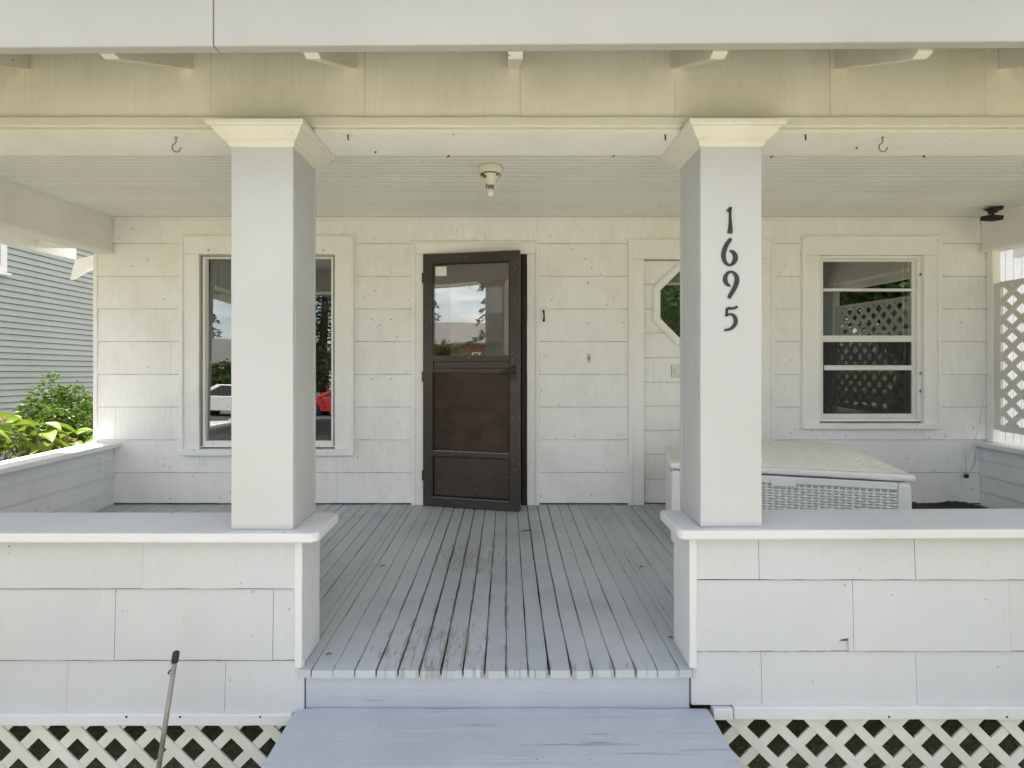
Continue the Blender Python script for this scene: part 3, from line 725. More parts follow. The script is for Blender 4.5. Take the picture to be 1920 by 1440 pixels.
notch = [(nx0, fz(1221)), (nx0 + .012, fz(1214)), (nx0 + .03, fz(1204)), (nx0 + .045, fz(1199)), (nx1 - .002, fz(1196.5)), (nx1, fz(1221))]
kr = knee_front(.712, BX1, [fz(1322), fz(1221), fz(1087), .52], [[fx(1429), fx(1720), fx(1720) + .61, fx(1720) + 1.22], [fx(1601), fx(1601) + .61, fx(1601) + 1.22], [fx(1424), fx(1717), fx(1717) + .61]],
           'low knee wall of smooth white shingles with one broken shingle, below the house number column', .711, (.655, BX1 + .05), .553, .004, notch, 'dimmed_shingle_smooth')
B(nx0 - .01, nx1 + .004, KY - .0045, KY - .0005, fz(1222), fz(1204)).build('shingle', 'dimmed_shingle_smooth', kr)
B(.712, BX1, 2.1085, 2.118, .001, .514).build('inner_board', 'dimmed_white', kr); B(BX0, -.797, 2.1085, 2.118, .001, .503).build('inner_board', 'dimmed_white', kl)
# trim under the shingles
B(BX0, -.83, KY - .028, KY + .01, -.212, -.168).build('skirt_board', 'dimmed_trim', kl, .003)
B(.80, .875, KY - .028, KY + .01, -.19, -.147).build('skirt_board', 'dimmed_trim', kr, .003)
B(.878, BX1, KY - .028, KY + .01, -.188, -.140).build('skirt_board', 'dimmed_trim', kr, .003)
for kx, par in ((fx(243), kl), (fx(343), kl), (fx(492), kl), (fx(1661), kr), (fx(1880), kr)):
    MB().tube([(kx, KY - .0275, -.176), (kx, KY - .030, -.176)], .004, 8).build('nail', 'black_iron', par)
# side knee walls with lapped boards on the inside
for sx, xi, xo, lab in ((-1, IX0, BX0, 'low side knee wall of the porch with grey boards, beside the green shrub'), (1, IX1, BX1, 'low side knee wall of the porch with grey boards, under the lattice')):
    kw = B(min(xi, xo), max(xi, xo), 2.11, WY - .002, -.18, .474).build('knee_wall', 'grey_board', porch, label=lab)
    zb = [.002, .114, .246, .373, .474]
    for i in range(4):
        t0, t1 = (.014, .004)
        m = MB(); s_ = -sx
        poly = [(xi, zb[i]), (xi + s_ * t0, zb[i]), (xi + s_ * t1, min(zb[i + 1] + .006, .473)), (xi, min(zb[i + 1] + .006, .473))]
        m.prism(poly, lambda x, z: (x, 2.12, z), lambda x, z: (x, WY - .014, z)); m.build('siding_board', 'grey_board', kw)
    zt = .509 if sx < 0 else .518
    B(min(xi - sx * .065, xo + sx * .05), max(xi - sx * .065, xo + sx * .05), 2.157, WY - .013, zt - .035, zt).build('cap_board', 'white_trim' if sx < 0 else 'grey_board', kw, .004)
# --- columns
def column(x0, x1, y0, y1, zb, label):
    e = .0025; bt = .021
    co = MB().box(x0 + e, x1 - e, y0 + e, y1 - e, zb + .001, 2.06).build('column', 'dimmed_white', porch, label=label)
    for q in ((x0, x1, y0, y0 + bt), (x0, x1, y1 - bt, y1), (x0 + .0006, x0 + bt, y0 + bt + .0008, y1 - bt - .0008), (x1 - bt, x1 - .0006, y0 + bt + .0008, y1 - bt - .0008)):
        B(*q, zb + .0005, 2.058).build('column_board', 'dimmed_white', co, .0032)
    pr = [(-.002, 2.024), (.004, 2.026), (.008, 2.034), (.010, 2.042), (.022, 2.050), (.034, 2.062), (.046, 2.078), (.050, 2.084), (.058, 2.086), (.064, 2.092), (.066, 2.104)]
    m = MB(); m.rings([[(x0 - q, y0 - q, z), (x1 + q, y0 - q, z), (x1 + q, y1 + q, z), (x0 - q, y1 + q, z)] for q, z in pr], smooth=False)
    m.build('capital', 'cream_trim', co); return co
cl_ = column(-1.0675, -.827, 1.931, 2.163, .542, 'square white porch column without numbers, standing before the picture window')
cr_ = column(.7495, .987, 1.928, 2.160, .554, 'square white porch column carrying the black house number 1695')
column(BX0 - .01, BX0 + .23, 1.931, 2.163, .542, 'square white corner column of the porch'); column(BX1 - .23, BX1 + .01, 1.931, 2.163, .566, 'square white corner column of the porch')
nd = 1.9275
digit([[(1369.5, 389, 5), (1368.6, 402, 4), (1369, 417, 5.5), (1369, 430, 8), (1368, 437.5, 9)], [(1363.5, 396.5, 5), (1369.5, 390.5, 5.5)]], 'house_number', 'black_iron', cr_, nd, .006)
digit([z7([(1640, 112, 24), (1612, 150, 30), (1592, 195, 33), (1585, 240, 32), (1597, 286, 25), (1630, 310, 15), (1664, 287, 30), (1674, 247, 35), (1658, 214, 26), (1632, 200, 10)])], 'house_number', 'black_iron', cr_, nd, .006)
digit([z7([(1636, 467, 9), (1607, 446, 26), (1597, 407, 31), (1615, 370, 22), (1648, 360, 15), (1678, 386, 28), (1685, 428, 33), (1670, 475, 33), (1645, 520, 30), (1624, 556, 24)])], 'house_number', 'black_iron', cr_, nd, .006)
digit([z7([(1688, 622, 18), (1655, 634, 17), (1616, 632, 20)]), z7([(1612, 630, 16), (1606, 692, 16)]), z7([(1602, 690, 12), (1640, 676, 14), (1670, 700, 26), (1674, 745, 28), (1642, 784, 21), (1592, 797, 15)])], 'house_number', 'black_iron', cr_, nd, .006)
# --- beams
beam = B(BX0, BX1, 1.986, 2.203, 2.104, 2.44).build('front_beam', 'brightened_white', porch, label='front beam of the porch faced with cream frieze panels')
fy = 1.985
j0 = (104 - VX) * (fy - .01) / F; jx = [j0 + .6135 * k for k in range(-6, 12)]
jx = [BX0 - .0] + [j for j in jx if BX0 + .1 < j < BX1 - .1] + [BX1]
for a, b in zip(jx, jx[1:]): shingle(a + .0006, b - .0006, 2.150, 2.44, fy, tb=.012, tt=.008).build('frieze_panel', 'cream_frieze', beam)
B(BX0 - .002, BX1 + .002, fy - .026, fy - .0005, 2.118, 2.158).build('frieze_trim', 'cream_trim', beam, .004)
B(BX0, BX1, fy - .006, fy - .0005, 2.102, 2.1175).build('beam_edge', 'cream_trim', beam, .002)
for sx, xi, xo, zb in ((-1, IX0, BX0, 2.055), (1, IX1, BX1, 2.065)):
    B(min(xi, xo), max(xi, xo), 2.204, WY - .013, zb, 2.44).build('side_beam', 'brightened_white', porch, .003)
    s_ = -sx
    B(min(xi, xi + s_ * .012), max(xi, xi + s_ * .012), 2.205, WY - .014, zb - .004, zb + .02).build('beam_bead', 'white_trim', porch, .002)
def nail(par, p, q, r=.0028):
    MB().tube([p, q], [r, r], 6).build('nail', 'black_iron', par)
for px, py in ((652, 251), (1247, 253), (1510, 255)):
    p = P(px, py, 2.0); q = (p[0] + random.uniform(-.004, .006), p[1] + .002, p[2] - .022); nail(beam, (p[0], p[1], 2.106), (q[0], q[1], 2.082), .0032)
for px, py in ((843, 292), (1152, 292), (1607, 276), (705, 284), (1448, 293), (1730, 292)):
    p = P(px, py, .889 * F / (VY - py)); nail(beam, (p[0], p[1], 2.105), (p[0] + random.uniform(-.012, .012), p[1], 2.097), .003)
# --- ceiling
ceil = B(IX0 + .0005, IX1 - .0005, 2.2035, WY - .003, 2.372, 2.40).build('ceiling', 'ceiling_paint', porch, label='white beadboard porch ceiling')
yb = 2.204; ii = 0
cme = []
for vv in range(4):
    m = MB(); w = .089; xs_ = np.linspace(IX0 + .001, IX1 - .001, 12); rings = []
    for x in xs_:
        j = random.uniform(-.0005, .0005)
        rings.append([(x, .0008 + j, .0165), (x, .0008 + j, .003), (x, .004 + j, 0), (x, .040, .0), (x, .0425, .0035), (x, .045, .001), (x, .0475, .0035), (x, .050, 0), (x, w - .004 + j, 0), (x, w - .0008 + j, .003), (x, w - .0008 + j, .0165)])
    m.rings(rings, smooth=False); cme.append(m.mesh('ceiling_board', 'ceiling_paint'))
while yb + .089 < WY - .003:
    inst(cme[ii % 4], 'ceiling_board', ceil, (0, yb, 2.3545 + random.uniform(-.0012, .0012))); yb += .0893; ii += 1
# quarter round where ceiling meets wall
B(IX0 + .002, IX1 - .002, WY - .026, WY - .0145, 2.338, 2.3535).build('ceiling_mould', 'white_trim', ceil, .004)
# --- rafter tails, eave, roof
for k in range(-5, 8):
    x = .028 + .6475 * k
    if not (BX0 - .2 < x < BX1 + .2): continue
    w = .024
    poly = [(1.975, 2.352), (1.60, 2.168), (1.575, 2.175), (1.575, 2.33), (1.975, 2.52)]
    MB().prism(poly, lambda y, z, x=x: (x - w, y, z), lambda y, z, x=x: (x + w, y, z)).build('rafter_tail', 'cream_trim', porch, .002)
m = MB()
x0_, x1_ = -3.95, 4.55
zl, zr = 2.163, 2.187
for (ya, yb_, dz, x0_, x1_) in ((1.535, 1.572, 0, -3.95, -.905), (1.535, 1.572, 0, -.902, 2.143), (1.535, 1.572, 0, 2.146, 4.55)):
    def zt(x): return zl + (zr - zl) * (x + 2) / 4
    m.add([(x, y, z) for x in (x0_, x1_) for (y, z) in ((ya, zt(x)), (yb_, zt(x)), (yb_, zt(x) + .2), (ya, zt(x) + .2))], [(0, 3, 2, 1), (4, 5, 6, 7), (0, 1, 5, 4), (1, 2, 6, 5), (2, 3, 7, 6), (3, 0, 4, 7)])
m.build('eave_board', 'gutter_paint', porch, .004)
# roof sheets (hip) and sheathing between the rafters
e0, e1, ey = -3.98, 4.60, 1.50
rz, re = 3.66, 2.372
m = MB(); vs_ = []
for dz in (0, .035):
    vs_ += [(e0, ey, re + dz), (e1, ey, re + dz), (e1, WY - .001, re + dz), (e0, WY - .001, re + dz), (e0 + 2.4, WY - .001, rz + dz), (e1 - 2.4, WY - .001, rz + dz)]
m.add(vs_, [(0, 1, 5, 4), (1, 2, 5), (0, 4, 3), (6, 10, 11, 7), (7, 11, 8), (6, 9, 10), (0, 6, 7, 1), (1, 7, 8, 2), (0, 3, 9, 6), (3, 4, 10, 9), (4, 5, 11, 10), (5, 2, 8, 11)])
proof = m.build('porch_roof', ['roof_shingle'], porch)
# side eaves
B(-3.74, -3.70, 1.575, 4.29, 2.045, 2.20).build('side_eave_board', 'white_trim', porch, .003)
B(-3.699, BX0 - .001, 1.99, 4.099, 2.16, 2.175).build('soffit', 'brightened_white', porch)
for yy in (2.1, 2.75, 3.4, 3.95): B(-3.699, BX0 - .001, yy - .022, yy + .022, 2.075, 2.159).build('lookout', 'white_trim', porch, .002)
B(4.36, 4.40, 1.575, 4.29, 2.06, 2.21).build('side_eave_board', 'white_trim', porch, .003)
B(BX1 + .001, 4.359, 1.99, 4.099, 2.17, 2.185).build('soffit', 'dimmed_white', porch)
tri = [P(144, 488, 4.27), P(135, 525, 4.27), P(178, 501, 4.27), P(182, 479, 4.27)]
MB().prism([(p[0], p[2]) for p in tri], lambda x, z: (x, 4.25, z), lambda x, z: (x, 4.288, z)).build('eave_return', 'white_trim', porch, .002)

# ------------------------------------------------------------------ lattices
def lattice(name, label, cat, plane, at, u0, u1, z0, z1, w, sp, mat, frame, th=.006, group=None):
    """plane 'x': sheet in x = at running along y;  plane 'y': sheet in y = at running along x"""
    def to(u, z, off): return (at + off, u, z) if plane == 'x' else (u, at + off, z)
    nrm = (1, 0, 0) if plane == 'x' else (0, 1, 0)
    t = thing(name, label, cat, to((u0 + u1) / 2, z0, 0), group=group)
    step = sp * math.sqrt(2)
    for sgn in (1, -1):
        c = (u0 - (z1 - z0)) if sgn > 0 else u0
        c += step * .37
        while c < (u1 if sgn > 0 else u1 + (z1 - z0)):
            # line u = c + sgn*(z-z0)
            za, zb = z0, z1
            if sgn > 0: za = max(za, z0 + (u0 - c)); zb = min(zb, z0 + (u1 - c))
            else: za = max(za, z0 + (c - u1)); zb = min(zb, z0 + (c - u0))
            if zb - za > .02:
                ua, ub = c + sgn * (za - z0), c + sgn * (zb - z0)
                MB().bar(to(ua + random.uniform(-.004, .004), za, sgn * th * .52), to(ub + random.uniform(-.004, .004), zb, sgn * th * .52), w * random.uniform(.94, 1.05), th, nrm).build('slat', mat, t)
            c += step
    if frame:
        fw, ft = frame
        for (ua, ub, za, zb) in ((u0 - fw * .2, u0 + fw * .8, z0, z1), (u1 - fw * .8, u1 + fw * .2, z0, z1), (u0 + fw * .81, u1 - fw * .81, z0 - .01, z0 + fw * .7), (u0 + fw * .81, u1 - fw * .81, z1 - fw * .45, z1 + .01)):
            lo, hi = at - ft / 2 - .004, at + ft / 2 + .004
            (B(lo, hi, ua, ub, za, zb) if plane == 'x' else B(ua, ub, lo, hi, za, zb)).build('frame_rail', mat, t, .003)
    return t
lattice('lattice_screen', 'grey diagonal lattice screen standing on the side wall cap beside the narrow window', 'lattice', 'x', 3.955, 2.30, 4.03, .625, 1.80, .042, .104, 'lattice_grey', (.06, .022))
post = B(3.93, 3.98, 4.032, 4.085, .519, 2.066).build('lattice_post', 'white_trim', porch, .003)
B(3.93, 3.98, 2.24, 2.29, .519, 2.066).build('lattice_post', 'white_trim', porch, .003)
for yy in (2.265, 4.058): B(3.945, 3.965, yy - .012, yy + .012, .50, .63).build('lattice_foot', 'white_trim', porch)
lattice('lattice_skirt', 'white lattice skirt below the knee wall with the broken shingle', 'lattice', 'y', 1.975, .80, BX1, GZ - .02, -.165, .040, .108, 'lattice_white', None, group='lattice skirts under the porch')
lattice('lattice_skirt', 'white lattice skirt below the knee wall behind the metal stake', 'lattice', 'y', 1.975, BX0, -.83, GZ - .02, -.19, .040, .108, 'lattice_white', None, group='lattice skirts under the porch')

# ------------------------------------------------------------------ small things on the porch
# ceiling lamp holder
lx, ly, lz = (920 - VX) * 3.0 / F, 3.0, 2.3535
t = thing('ceiling_light', 'old cream porcelain lamp holder with bare bulb on the porch ceiling', 'light fixture', (lx, ly, lz))
MB().lathe([(.0, .002), (.073, .002), (.073, -.018), (.070, -.038), (.063, -.046), (.060, -.047)], seg=28).build('base', 'porcelain', t, local=True)
MB().lathe([(.058, -.044), (.058, -.052), (.050, -.066), (.030, -.098), (.024, -.108), (.024, -.112)], seg=28).build('socket', 'porcelain', t, local=True)
MB().lathe([(.0595, -.046), (.0615, -.05), (.0595, -.053)], seg=28).build('seam_ring', 'bare_wood', t, local=True)
MB().lathe([(.018, -.108), (.018, -.128), (.016, -.132)], seg=20).build('bulb_cap', 'old_zinc', t, local=True)
MB().lathe([(.013, -.130), (.017, -.138), (.0215, -.150), (.0225, -.160), (.018, -.172), (.010, -.179), (.001, -.181)], seg=24).build('bulb', 'bulb_white', t, local=True)
m = MB(); m.tube([(-.055, -.03, -.052), (-.03, -.045, -.075)], .008, 8); m.tube([(.03, -.04, -.06), (.045, -.03, -.055)], .006, 8); m.tube([(-.022, -.02, -.11), (-.026, -.02, -.135)], .004, 6); m.build('rust_patch', 'bare_wood', t, local=True)
# hooks under the beam
def hook(px, py0, py1, label, flip):
    d = .889 * F / (VY - py0); x = (px - VX) * d / F; z0 = 2.106; r = .016
    t = thing('ceiling_hook', label, 'hook', (x, d, 2.104))
    s = (py1 - py0) * d / F
    path = [(0, 0, .004), (0, 0, -.3 * s), (-.004, 0, -.42 * s), (-.014, 0, -.55 * s)]
    for k in range(8):
        a = R(160 + 200 * k / 7); path.append((.002 + .017 * math.cos(a), 0, -.72 * s + .017 * math.sin(a)))
    path = [(p[0] * flip, p[1], p[2]) for p in path]
    MB().tube(path, .0026, 8).build('shank', 'old_zinc', t, local=True)
    MB().lathe([(.0, .001), (.006, .001), (.005, -.003), (.0025, -.004)], seg=12).build('collar', 'old_zinc', t, local=True)
hook(330, 257, 285, 'grey screw hook under the porch beam above the planter side', 1)
hook(1655, 257, 284, 'grey screw hook under the porch beam above the storage box', 1)
C.objects['ceiling_hook']['label'] = 'grey screw hook under the beam beside the column that has no numbers'
# flood camera at the ceiling corner
cx, cy = (1862 - VX) * 3.80 / F, 3.80
t = thing('security_camera', 'small black camera on a bracket at the ceiling corner', 'camera', (cx, cy, 2.3535))
MB().prism([(-.055, -.012), (.055, .001), (.045, -.03), (.012, -.034), (.008, -.05), (-.012, -.05), (-.012, -.03)], lambda x, z: (x, -.03, z), lambda x, z: (x, .03, z)).build('bracket', 'black_iron', t, local=True)
B(-.048, .048, -.05, .04, -.102, -.068).build('body', 'black_cloth', t, .004, local=True, rot=(R(6), R(4), 0))
MB().tube([(0, 0, -.045), (.0, .0, -.075)], .008, 8).build('neck', 'black_iron', t, local=True)
# doorbell
t = thing('doorbell', 'small brass doorbell plate with dark button on the shingles beside the door', 'doorbell', (wx(1103.5), WY - .012, wz(680)))
B(-.0135, .0135, -.005, .006, 0, .072).build('plate', 'steel', t, .002, local=True); B(-.005, .005, -.009, -.004, .026, .052).build('button', 'black_gasket', t, .002, local=True)
# nails and bits left in the wall
for px, py in ((698, 599), (734, 599), (699, 710), (735, 710), (1073, 468), (1125, 515), (1102, 606)):
    nail(wall, (wx(px), WY - .006, wz(py)), (wx(px), WY - .0165, wz(py)), .0042)
for px, py in ((1101, 533),): MB().tube([(wx(px), WY - .004, wz(py)), (wx(px), WY - .03, wz(py)), (wx(px), WY - .034, wz(py) + .012)], .004, 6).build('screw_hook', 'old_zinc', wall)
# hanging cable and its plug
m = MB(); pts = [P(1851, 700, 4.04), P(1846, 745, 4.05), P(1838, 790, 4.05), P(1830, 818, 3.90), P(1826, 832, 3.86), P(1829, 850, 3.90), P(1827, 872, 4.02), P(1818, 884, 4.05), P(1812, 891, 4.06)]
t = thing('cable', 'thin white cable with a black plug hanging over the side wall cap', 'cable', pts[-1])
m.tube(pts, .0035, 6).build('cord', 'cable_white', t); B(pts[-1][0] - .011, pts[-1][0] + .012, pts[-1][1] - .012, pts[-1][1] + .012, pts[-1][2] - .022, pts[-1][2] + .008).build('plug', 'black_cloth', t, .003)
MB().tube([P(1812, 825, 4.075), P(1812, 889, 4.06)], .0022, 6).build('string', 'cable_white', t)
# black mat on the floor
m = MB(); vs_ = []; nx = 30
for i in range(nx + 1):
    for j in range(9):
        u, v = i / nx, j / 8
        vs_.append((2.75 + 1.02 * u, 3.35 + .68 * v, .006 + .018 * abs(math.sin(7 * u + 2 * v)) * (.35 + .65 * v) + .012 * random.random() + (.014 if v > .9 and .05 < u < .95 else 0)))
m.add(vs_, [(i * 9 + j, (i + 1) * 9 + j, (i + 1) * 9 + j + 1, i * 9 + j + 1) for i in range(nx) for j in range(8)], True)
tag(m.build('floor_mat', 'black_cloth'), 'rumpled black mat on the floor between the storage box and side wall', 'mat')
# storage box
BA = -14.5; BW, BD, BH = 1.33, .60, .475
t = thing('storage_box', 'white plastic wicker storage box with domed lid behind the numbered column', 'storage box', (1.06, 3.213, .004), R(BA))
body = B(.02, BW - .02, .02, BD - .02, 0, BH - .005).build('body', 'plastic_white', t, .006, local=True)
for (xa, xc, ya, yc) in ((0, .075, 0, .075), (BW - .075, BW, 0, .075), (0, .075, BD - .075, BD), (BW - .075, BW, BD - .075, BD)): B(xa, xc, ya, yc, 0, BH).build('corner_post', 'plastic_white', body, .018, local=True, seg=3)
B(.074, BW - .074, .004, .03, BH - .045, BH).build('top_rail', 'plastic_white', body, .006, local=True)
B(.074, BW - .074, .004, .03, 0, .035).build('bottom_rail', 'plastic_white', body, .006, local=True)
def weave(u0, u1, z0, z1, fmap, rib=.036, row=.0165):
    m = MB(); nr = int((z1 - z0) / row); nu = int((u1 - u0) / rib) * 8
    for r in range(nr):
        rows = []
        for q, bul in ((.08, -.006), (.24, 0), (.76, 0), (.92, -.006)):
            pin = lambda i: .45 + .55 * abs(math.sin(math.pi * (i / nu) * (u1 - u0) / rib)) ** .5
            rows.append([fmap(u0 + (u1 - u0) * i / nu, z0 + (r + .5 + (q - .5) * pin(i)) * row, .004 + bul + .011 * max(0, math.sin(math.pi * (i / nu) * (u1 - u0) / rib + math.pi * r)) ** .6) for i in range(nu + 1)])
        m.rings(rows, cap=False, closed=False)
    for i in range(int((u1 - u0) / rib) + 1):
        u = u0 + i * rib + rib / 2
        if u < u1 - .01:
            a = fmap(u - .006, z0, .005); b = fmap(u + .006, z0, .005); c = fmap(u + .006, z1, .005); d = fmap(u - .006, z1, .005); m.add([a, b, c, d], [(0, 1, 2, 3)])
    return m
B(.074, BW - .074, .0172, .0198, .034, BH - .044).build('panel_back', 'gutter_paint', body, local=True)
w_ = weave(.076, BW - .076, .036, BH - .046, lambda u, z, o: (u, .018 - o, z)).build('woven_panel', 'wicker_white', body, local=True); w_['kind'] = 'stuff'
w_ = weave(.076, BD - .076, .036, BH - .046, lambda u, z, o: (.018 - o, u, z)).build('woven_panel', 'wicker_white', body, local=True); w_['kind'] = 'stuff'
w_ = weave(.076, BD - .076, .036, BH - .046, lambda u, z, o: (BW - .018 + o, u, z)).build('woven_panel', 'wicker_white', body, local=True); w_['kind'] = 'stuff'
B(.065 + .52, .065 + .66, -.006, .012, BH - .06, BH - .012).build('latch_recess', 'plastic_white', body, .005, local=True)
lid = B(-.012, BW + .012, -.014, BD + .01, BH + .012, BH + .052).build('lid', 'plastic_white', t, .012, local=True, seg=3)
m = MB(); nu, nv = 190, 84; vs_ = []
def bump1(t, c, wl, wr):
    d = (c - t) / wl if t < c else (t - c) / wr
    return math.cos(min(1, max(0, d)) * math.pi / 2) ** 1.0
for i in range(nu + 1):
    for j in range(nv + 1):
        u, v = i / nu, j / nv
        fu = 1 - max(0, (abs(u - .5) - .26) / .24) ** 2; fv = bump1(v, .62, .62, .38) ** .8
        x, y = .012 + (BW - .024) * u, .010 + (BD - .02) * v
        wv = .0028 * math.sin(x / .0125 * math.pi / 1.6 + 0) * math.sin(y / .0125 * math.pi / 1.6)
        vs_.append((x, y, BH + .053 + .105 * fu * fv + wv * (1 if 0 < i < nu and 0 < j < nv else 0)))
m.add(vs_, [(i * (nv + 1) + j, (i + 1) * (nv + 1) + j, (i + 1) * (nv + 1) + j + 1, i * (nv + 1) + j + 1) for i in range(nu) for j in range(nv)], True)
w_ = m.build('woven_top', 'wicker_lid', lid, local=True); w_['kind'] = 'stuff'
# metal stake in front of the knee wall
top = Vector(P(330.5, 1222, 1.76)); low = Vector(P(310, 1358, 1.76)); dirv = (low - top).normalized(); foot = top + dirv * ((top.z - (GZ - .05)) / -dirv.z)
t = thing('metal_stake', 'thin grey metal stake with black cap leaning before the knee wall', 'stake', tuple(foot))
MB().tube([foot, top + dirv * .02], .0083, 10).build('shaft', 'old_zinc', t); MB().tube([top + dirv * .036, top + dirv * .004, top, top - dirv * .003], [.0115, .0115, .009, .004], 12).build('cap', 'black_cloth', t)
m = MB(); q = top + dirv * .066; m.tube([q + Vector((-.008, -.004, .004)), q + Vector((-.014, -.006, -.004)), q + Vector((-.012, -.005, -.010))], .003, 6); m.build('clip', 'black_iron', t)
# fallen leaves and a twig
def fallen(px, py, L, wd, ang, label, mat='dry_leaf'):
    d = EYE * F / (py - VY); c = Vector(((px - VX) * d / F, d, .001)); a = R(ang); e = Vector((math.cos(a), math.sin(a), 0)); n = Vector((-e.y, e.x, 0))
    m = MB(); rows = []
    for i in range(7):
        t_ = i / 6; ww = wd * math.sin(math.pi * min(.97, max(.06, t_))) ** .8; zz = .004 + .006 * math.sin(3 * t_)
        p = c + e * (L * (t_ - .5)); rows.append([tuple(p + n * ww + Vector((0, 0, zz + .004))), tuple(p + Vector((0, 0, zz))), tuple(p - n * ww + Vector((0, 0, zz + .005)))])
    m.rings(rows, cap=False, closed=False); o_ = m.build('fallen_leaf', mat); tag(o_, label, 'leaf', 'dry bits on the porch floor'); return o_
fallen(717, 1065, .03, .004, 40, 'narrow dry brown leaf on the floor near the storm door side boards')
fallen(987, 998, .075, .007, 8, 'reddish dry twig-like leaf on the floor in front of the storm door')
fallen(1202, 1066, .02, .005, -30, 'tiny brown leaf on the floor near the numbered column')
fallen(1258, 1200, .022, .005, -10, 'tiny brown leaf on the floor at the knee wall corner')
fallen(617, 1231, .022, .004, 15, 'tiny brown leaf near the floor edge beside the steps')

# ------------------------------------------------------------------ neighbours
NX = -8.1
nh = thing('neighbour_house', 'grey clapboard house beyond the planting bed', 'house', (NX - 3, 9, GZ))
nw = B(NX - 6, NX, 3.0, 16, GZ - .3, 5.6).build('wall', 'tar_paper', nh)  # dark core stands in for lap shadow between the boards
tl = .035
nbm = MB(); nbm.prism([(0, 0), (.026, 0), (.004, .092), (0, .092)], lambda x, z: (x, -6.0, z), lambda x, z: (x, 6.0, z)); nbme = nbm.mesh('siding_board', 'clapboard_grey')
i = 0; z = GZ - .1
while z < 5.3:
    inst(nbme, 'siding_board', nw, (NX + .002, 9.2, z), (-tl, 0, random.uniform(-.0006, .0006))); z += .1005
m = MB()
for ya, yc, za, zc in ((7.02, 8.03, 2.56, 2.66), (7.93, 8.03, 2.66, 4.0), (7.02, 7.12, 2.66, 4.0), (7.02, 8.03, 4.0, 4.12)): m.box(NX + .003, NX + .06, ya, yc, za, zc)
nwin = m.build('window', 'white_trim', nh, .004); B(NX + .004, NX + .09, 6.99, 8.07, 2.515, 2.559).build('sill', 'white_trim', nwin, .004); B(NX + .01, NX + .03, 7.12, 7.93, 2.66, 4.0).build('pane', 'car_glass', nwin)
m = MB(); m.prism([(NX + .45, 5.35), (NX - 3, 7.4), (NX - 6.4, 5.35), (NX - 6.4, 5.5), (NX - 3, 7.6), (NX + .45, 5.5)], lambda x, z: (x, 2.6, z), lambda x, z: (x, 16.4, z)); m.build('roof', 'roof_shingle', nh)
# white board wall to the right
rf = thing('board_fence', 'tall white vertical board fence seen through the lattice', 'fence', (6.4, 10, GZ))
B(6.42, 6.45, 4.6, 13, GZ - .1, 3.2).build('backing', 'fence_white', rf)
bme = B(0, .018, 0, .0975, 0, 3.75).mesh('board', 'fence_white', .003)
for i in range(84): inst(bme, 'board', rf, (6.4 + random.uniform(-.001, .001), 4.6 + .1 * i, GZ - .05))
for zz in (.3, 2.2): B(6.452, 6.49, 4.6, 13, zz, zz + .09).build('rail', 'fence_white', rf)

# ------------------------------------------------------------------ plants
def leafy(name, mat, parent, cen, nrm, size, asp=.5, fold=.25, kind='stuff'):
    """one mesh of many small pointed leaves: each six-sided, folded along its rib"""
    n = len(cen); cen = np.asarray(cen); d = np.asarray(nrm); d /= np.linalg.norm(d, axis=1, keepdims=True)
    r = rng.normal(size=(n, 3)); r[:, 2] *= .6; s = np.cross(d, r); s /= np.linalg.norm(s, axis=1, keepdims=True); u = np.cross(s, d)
    size = np.asarray(size).reshape(-1, 1) * np.ones((n, 1)); w = size * asp / 2
    base = cen; tip = cen + d * size - u * size * .12
    l1 = cen + d * size * .35 + s * w + u * w * fold; r1 = cen + d * size * .35 - s * w + u * w * fold
    l2 = cen + d * size * .72 + s * w * .7 + u * w * fold * .4; r2 = cen + d * size * .72 - s * w * .7 + u * w * fold * .4
    V = np.stack([base, l1, l2, tip, r2, r1], 1).reshape(-1, 3)
    k = np.arange(n)[:, None] * 6
    f = np.concatenate([k + np.array([[0, 3, 2, 1]]), k + np.array([[0, 5, 4, 3]])])
    me = bpy.data.meshes.new(name); me.from_pydata(V.tolist(), [], f.tolist()); me.materials.append(MATS[mat])
    o = bpy.data.objects.new(name, me); C.objects.link(o); o.parent = parent; o.matrix_parent_inverse = wm(parent).inverted(); o['kind'] = kind
    return o
def shrub(name, label, base, canes, group, mat='leaf_shrub', ls=.06, per=34, cat='shrub'):
    t = thing(name, label, cat, base, group=group); st = MB(); cen = []; nr = []; sz = []
    for (tx, ty, tz, r) in canes:
        b = Vector(base); tp = Vector((tx, ty, tz)); path = []
        for k in range(9):
            s = k / 8; p = b.lerp(tp, s); p += Vector((math.sin(3 * s + tx * 7) * .03, math.cos(2.5 * s + ty * 5) * .03, .18 * math.sin(math.pi * s) * 0)); path.append(p)
        st.tube(path, [.007 * (1 - .75 * k / 8) for k in range(9)], 6)
        for q in range(per):
            s = .3 + .7 * (random.random() ** .75); i = min(7, int(s * 8)); p = path[i].lerp(path[i + 1], s * 8 - i)
            a = random.random() * 6.28; el = random.uniform(-.3, .55); rr = r * (1.1 - .85 * max(0, s - .45) / .55) * random.random() ** .6
            off = Vector((math.cos(a), math.sin(a), el * .6)) * rr
            nb_ = random.choice([1, 2, 3])
            for _ in range(nb_):
                c = p + off + Vector((random.gauss(0, .02), random.gauss(0, .02), random.gauss(0, .015)))
                cen.append(c); a2 = a + random.gauss(0, .7); nr.append((math.cos(a2), math.sin(a2), random.uniform(-.45, .45))); sz.append(ls * random.uniform(.55, 1.25))
            if q % 5 == 0: st.tube([p, p + off * .6, p + off], [.0028, .002, .0012], 5)
    st.build('stem', 'bark' if mat == 'leaf_tree' else 'stem_green', t)
    leafy('foliage', mat, t, cen, nr, sz, .58)
    return t
def at(px, py, d): return P(px, py, d)
GB = .02
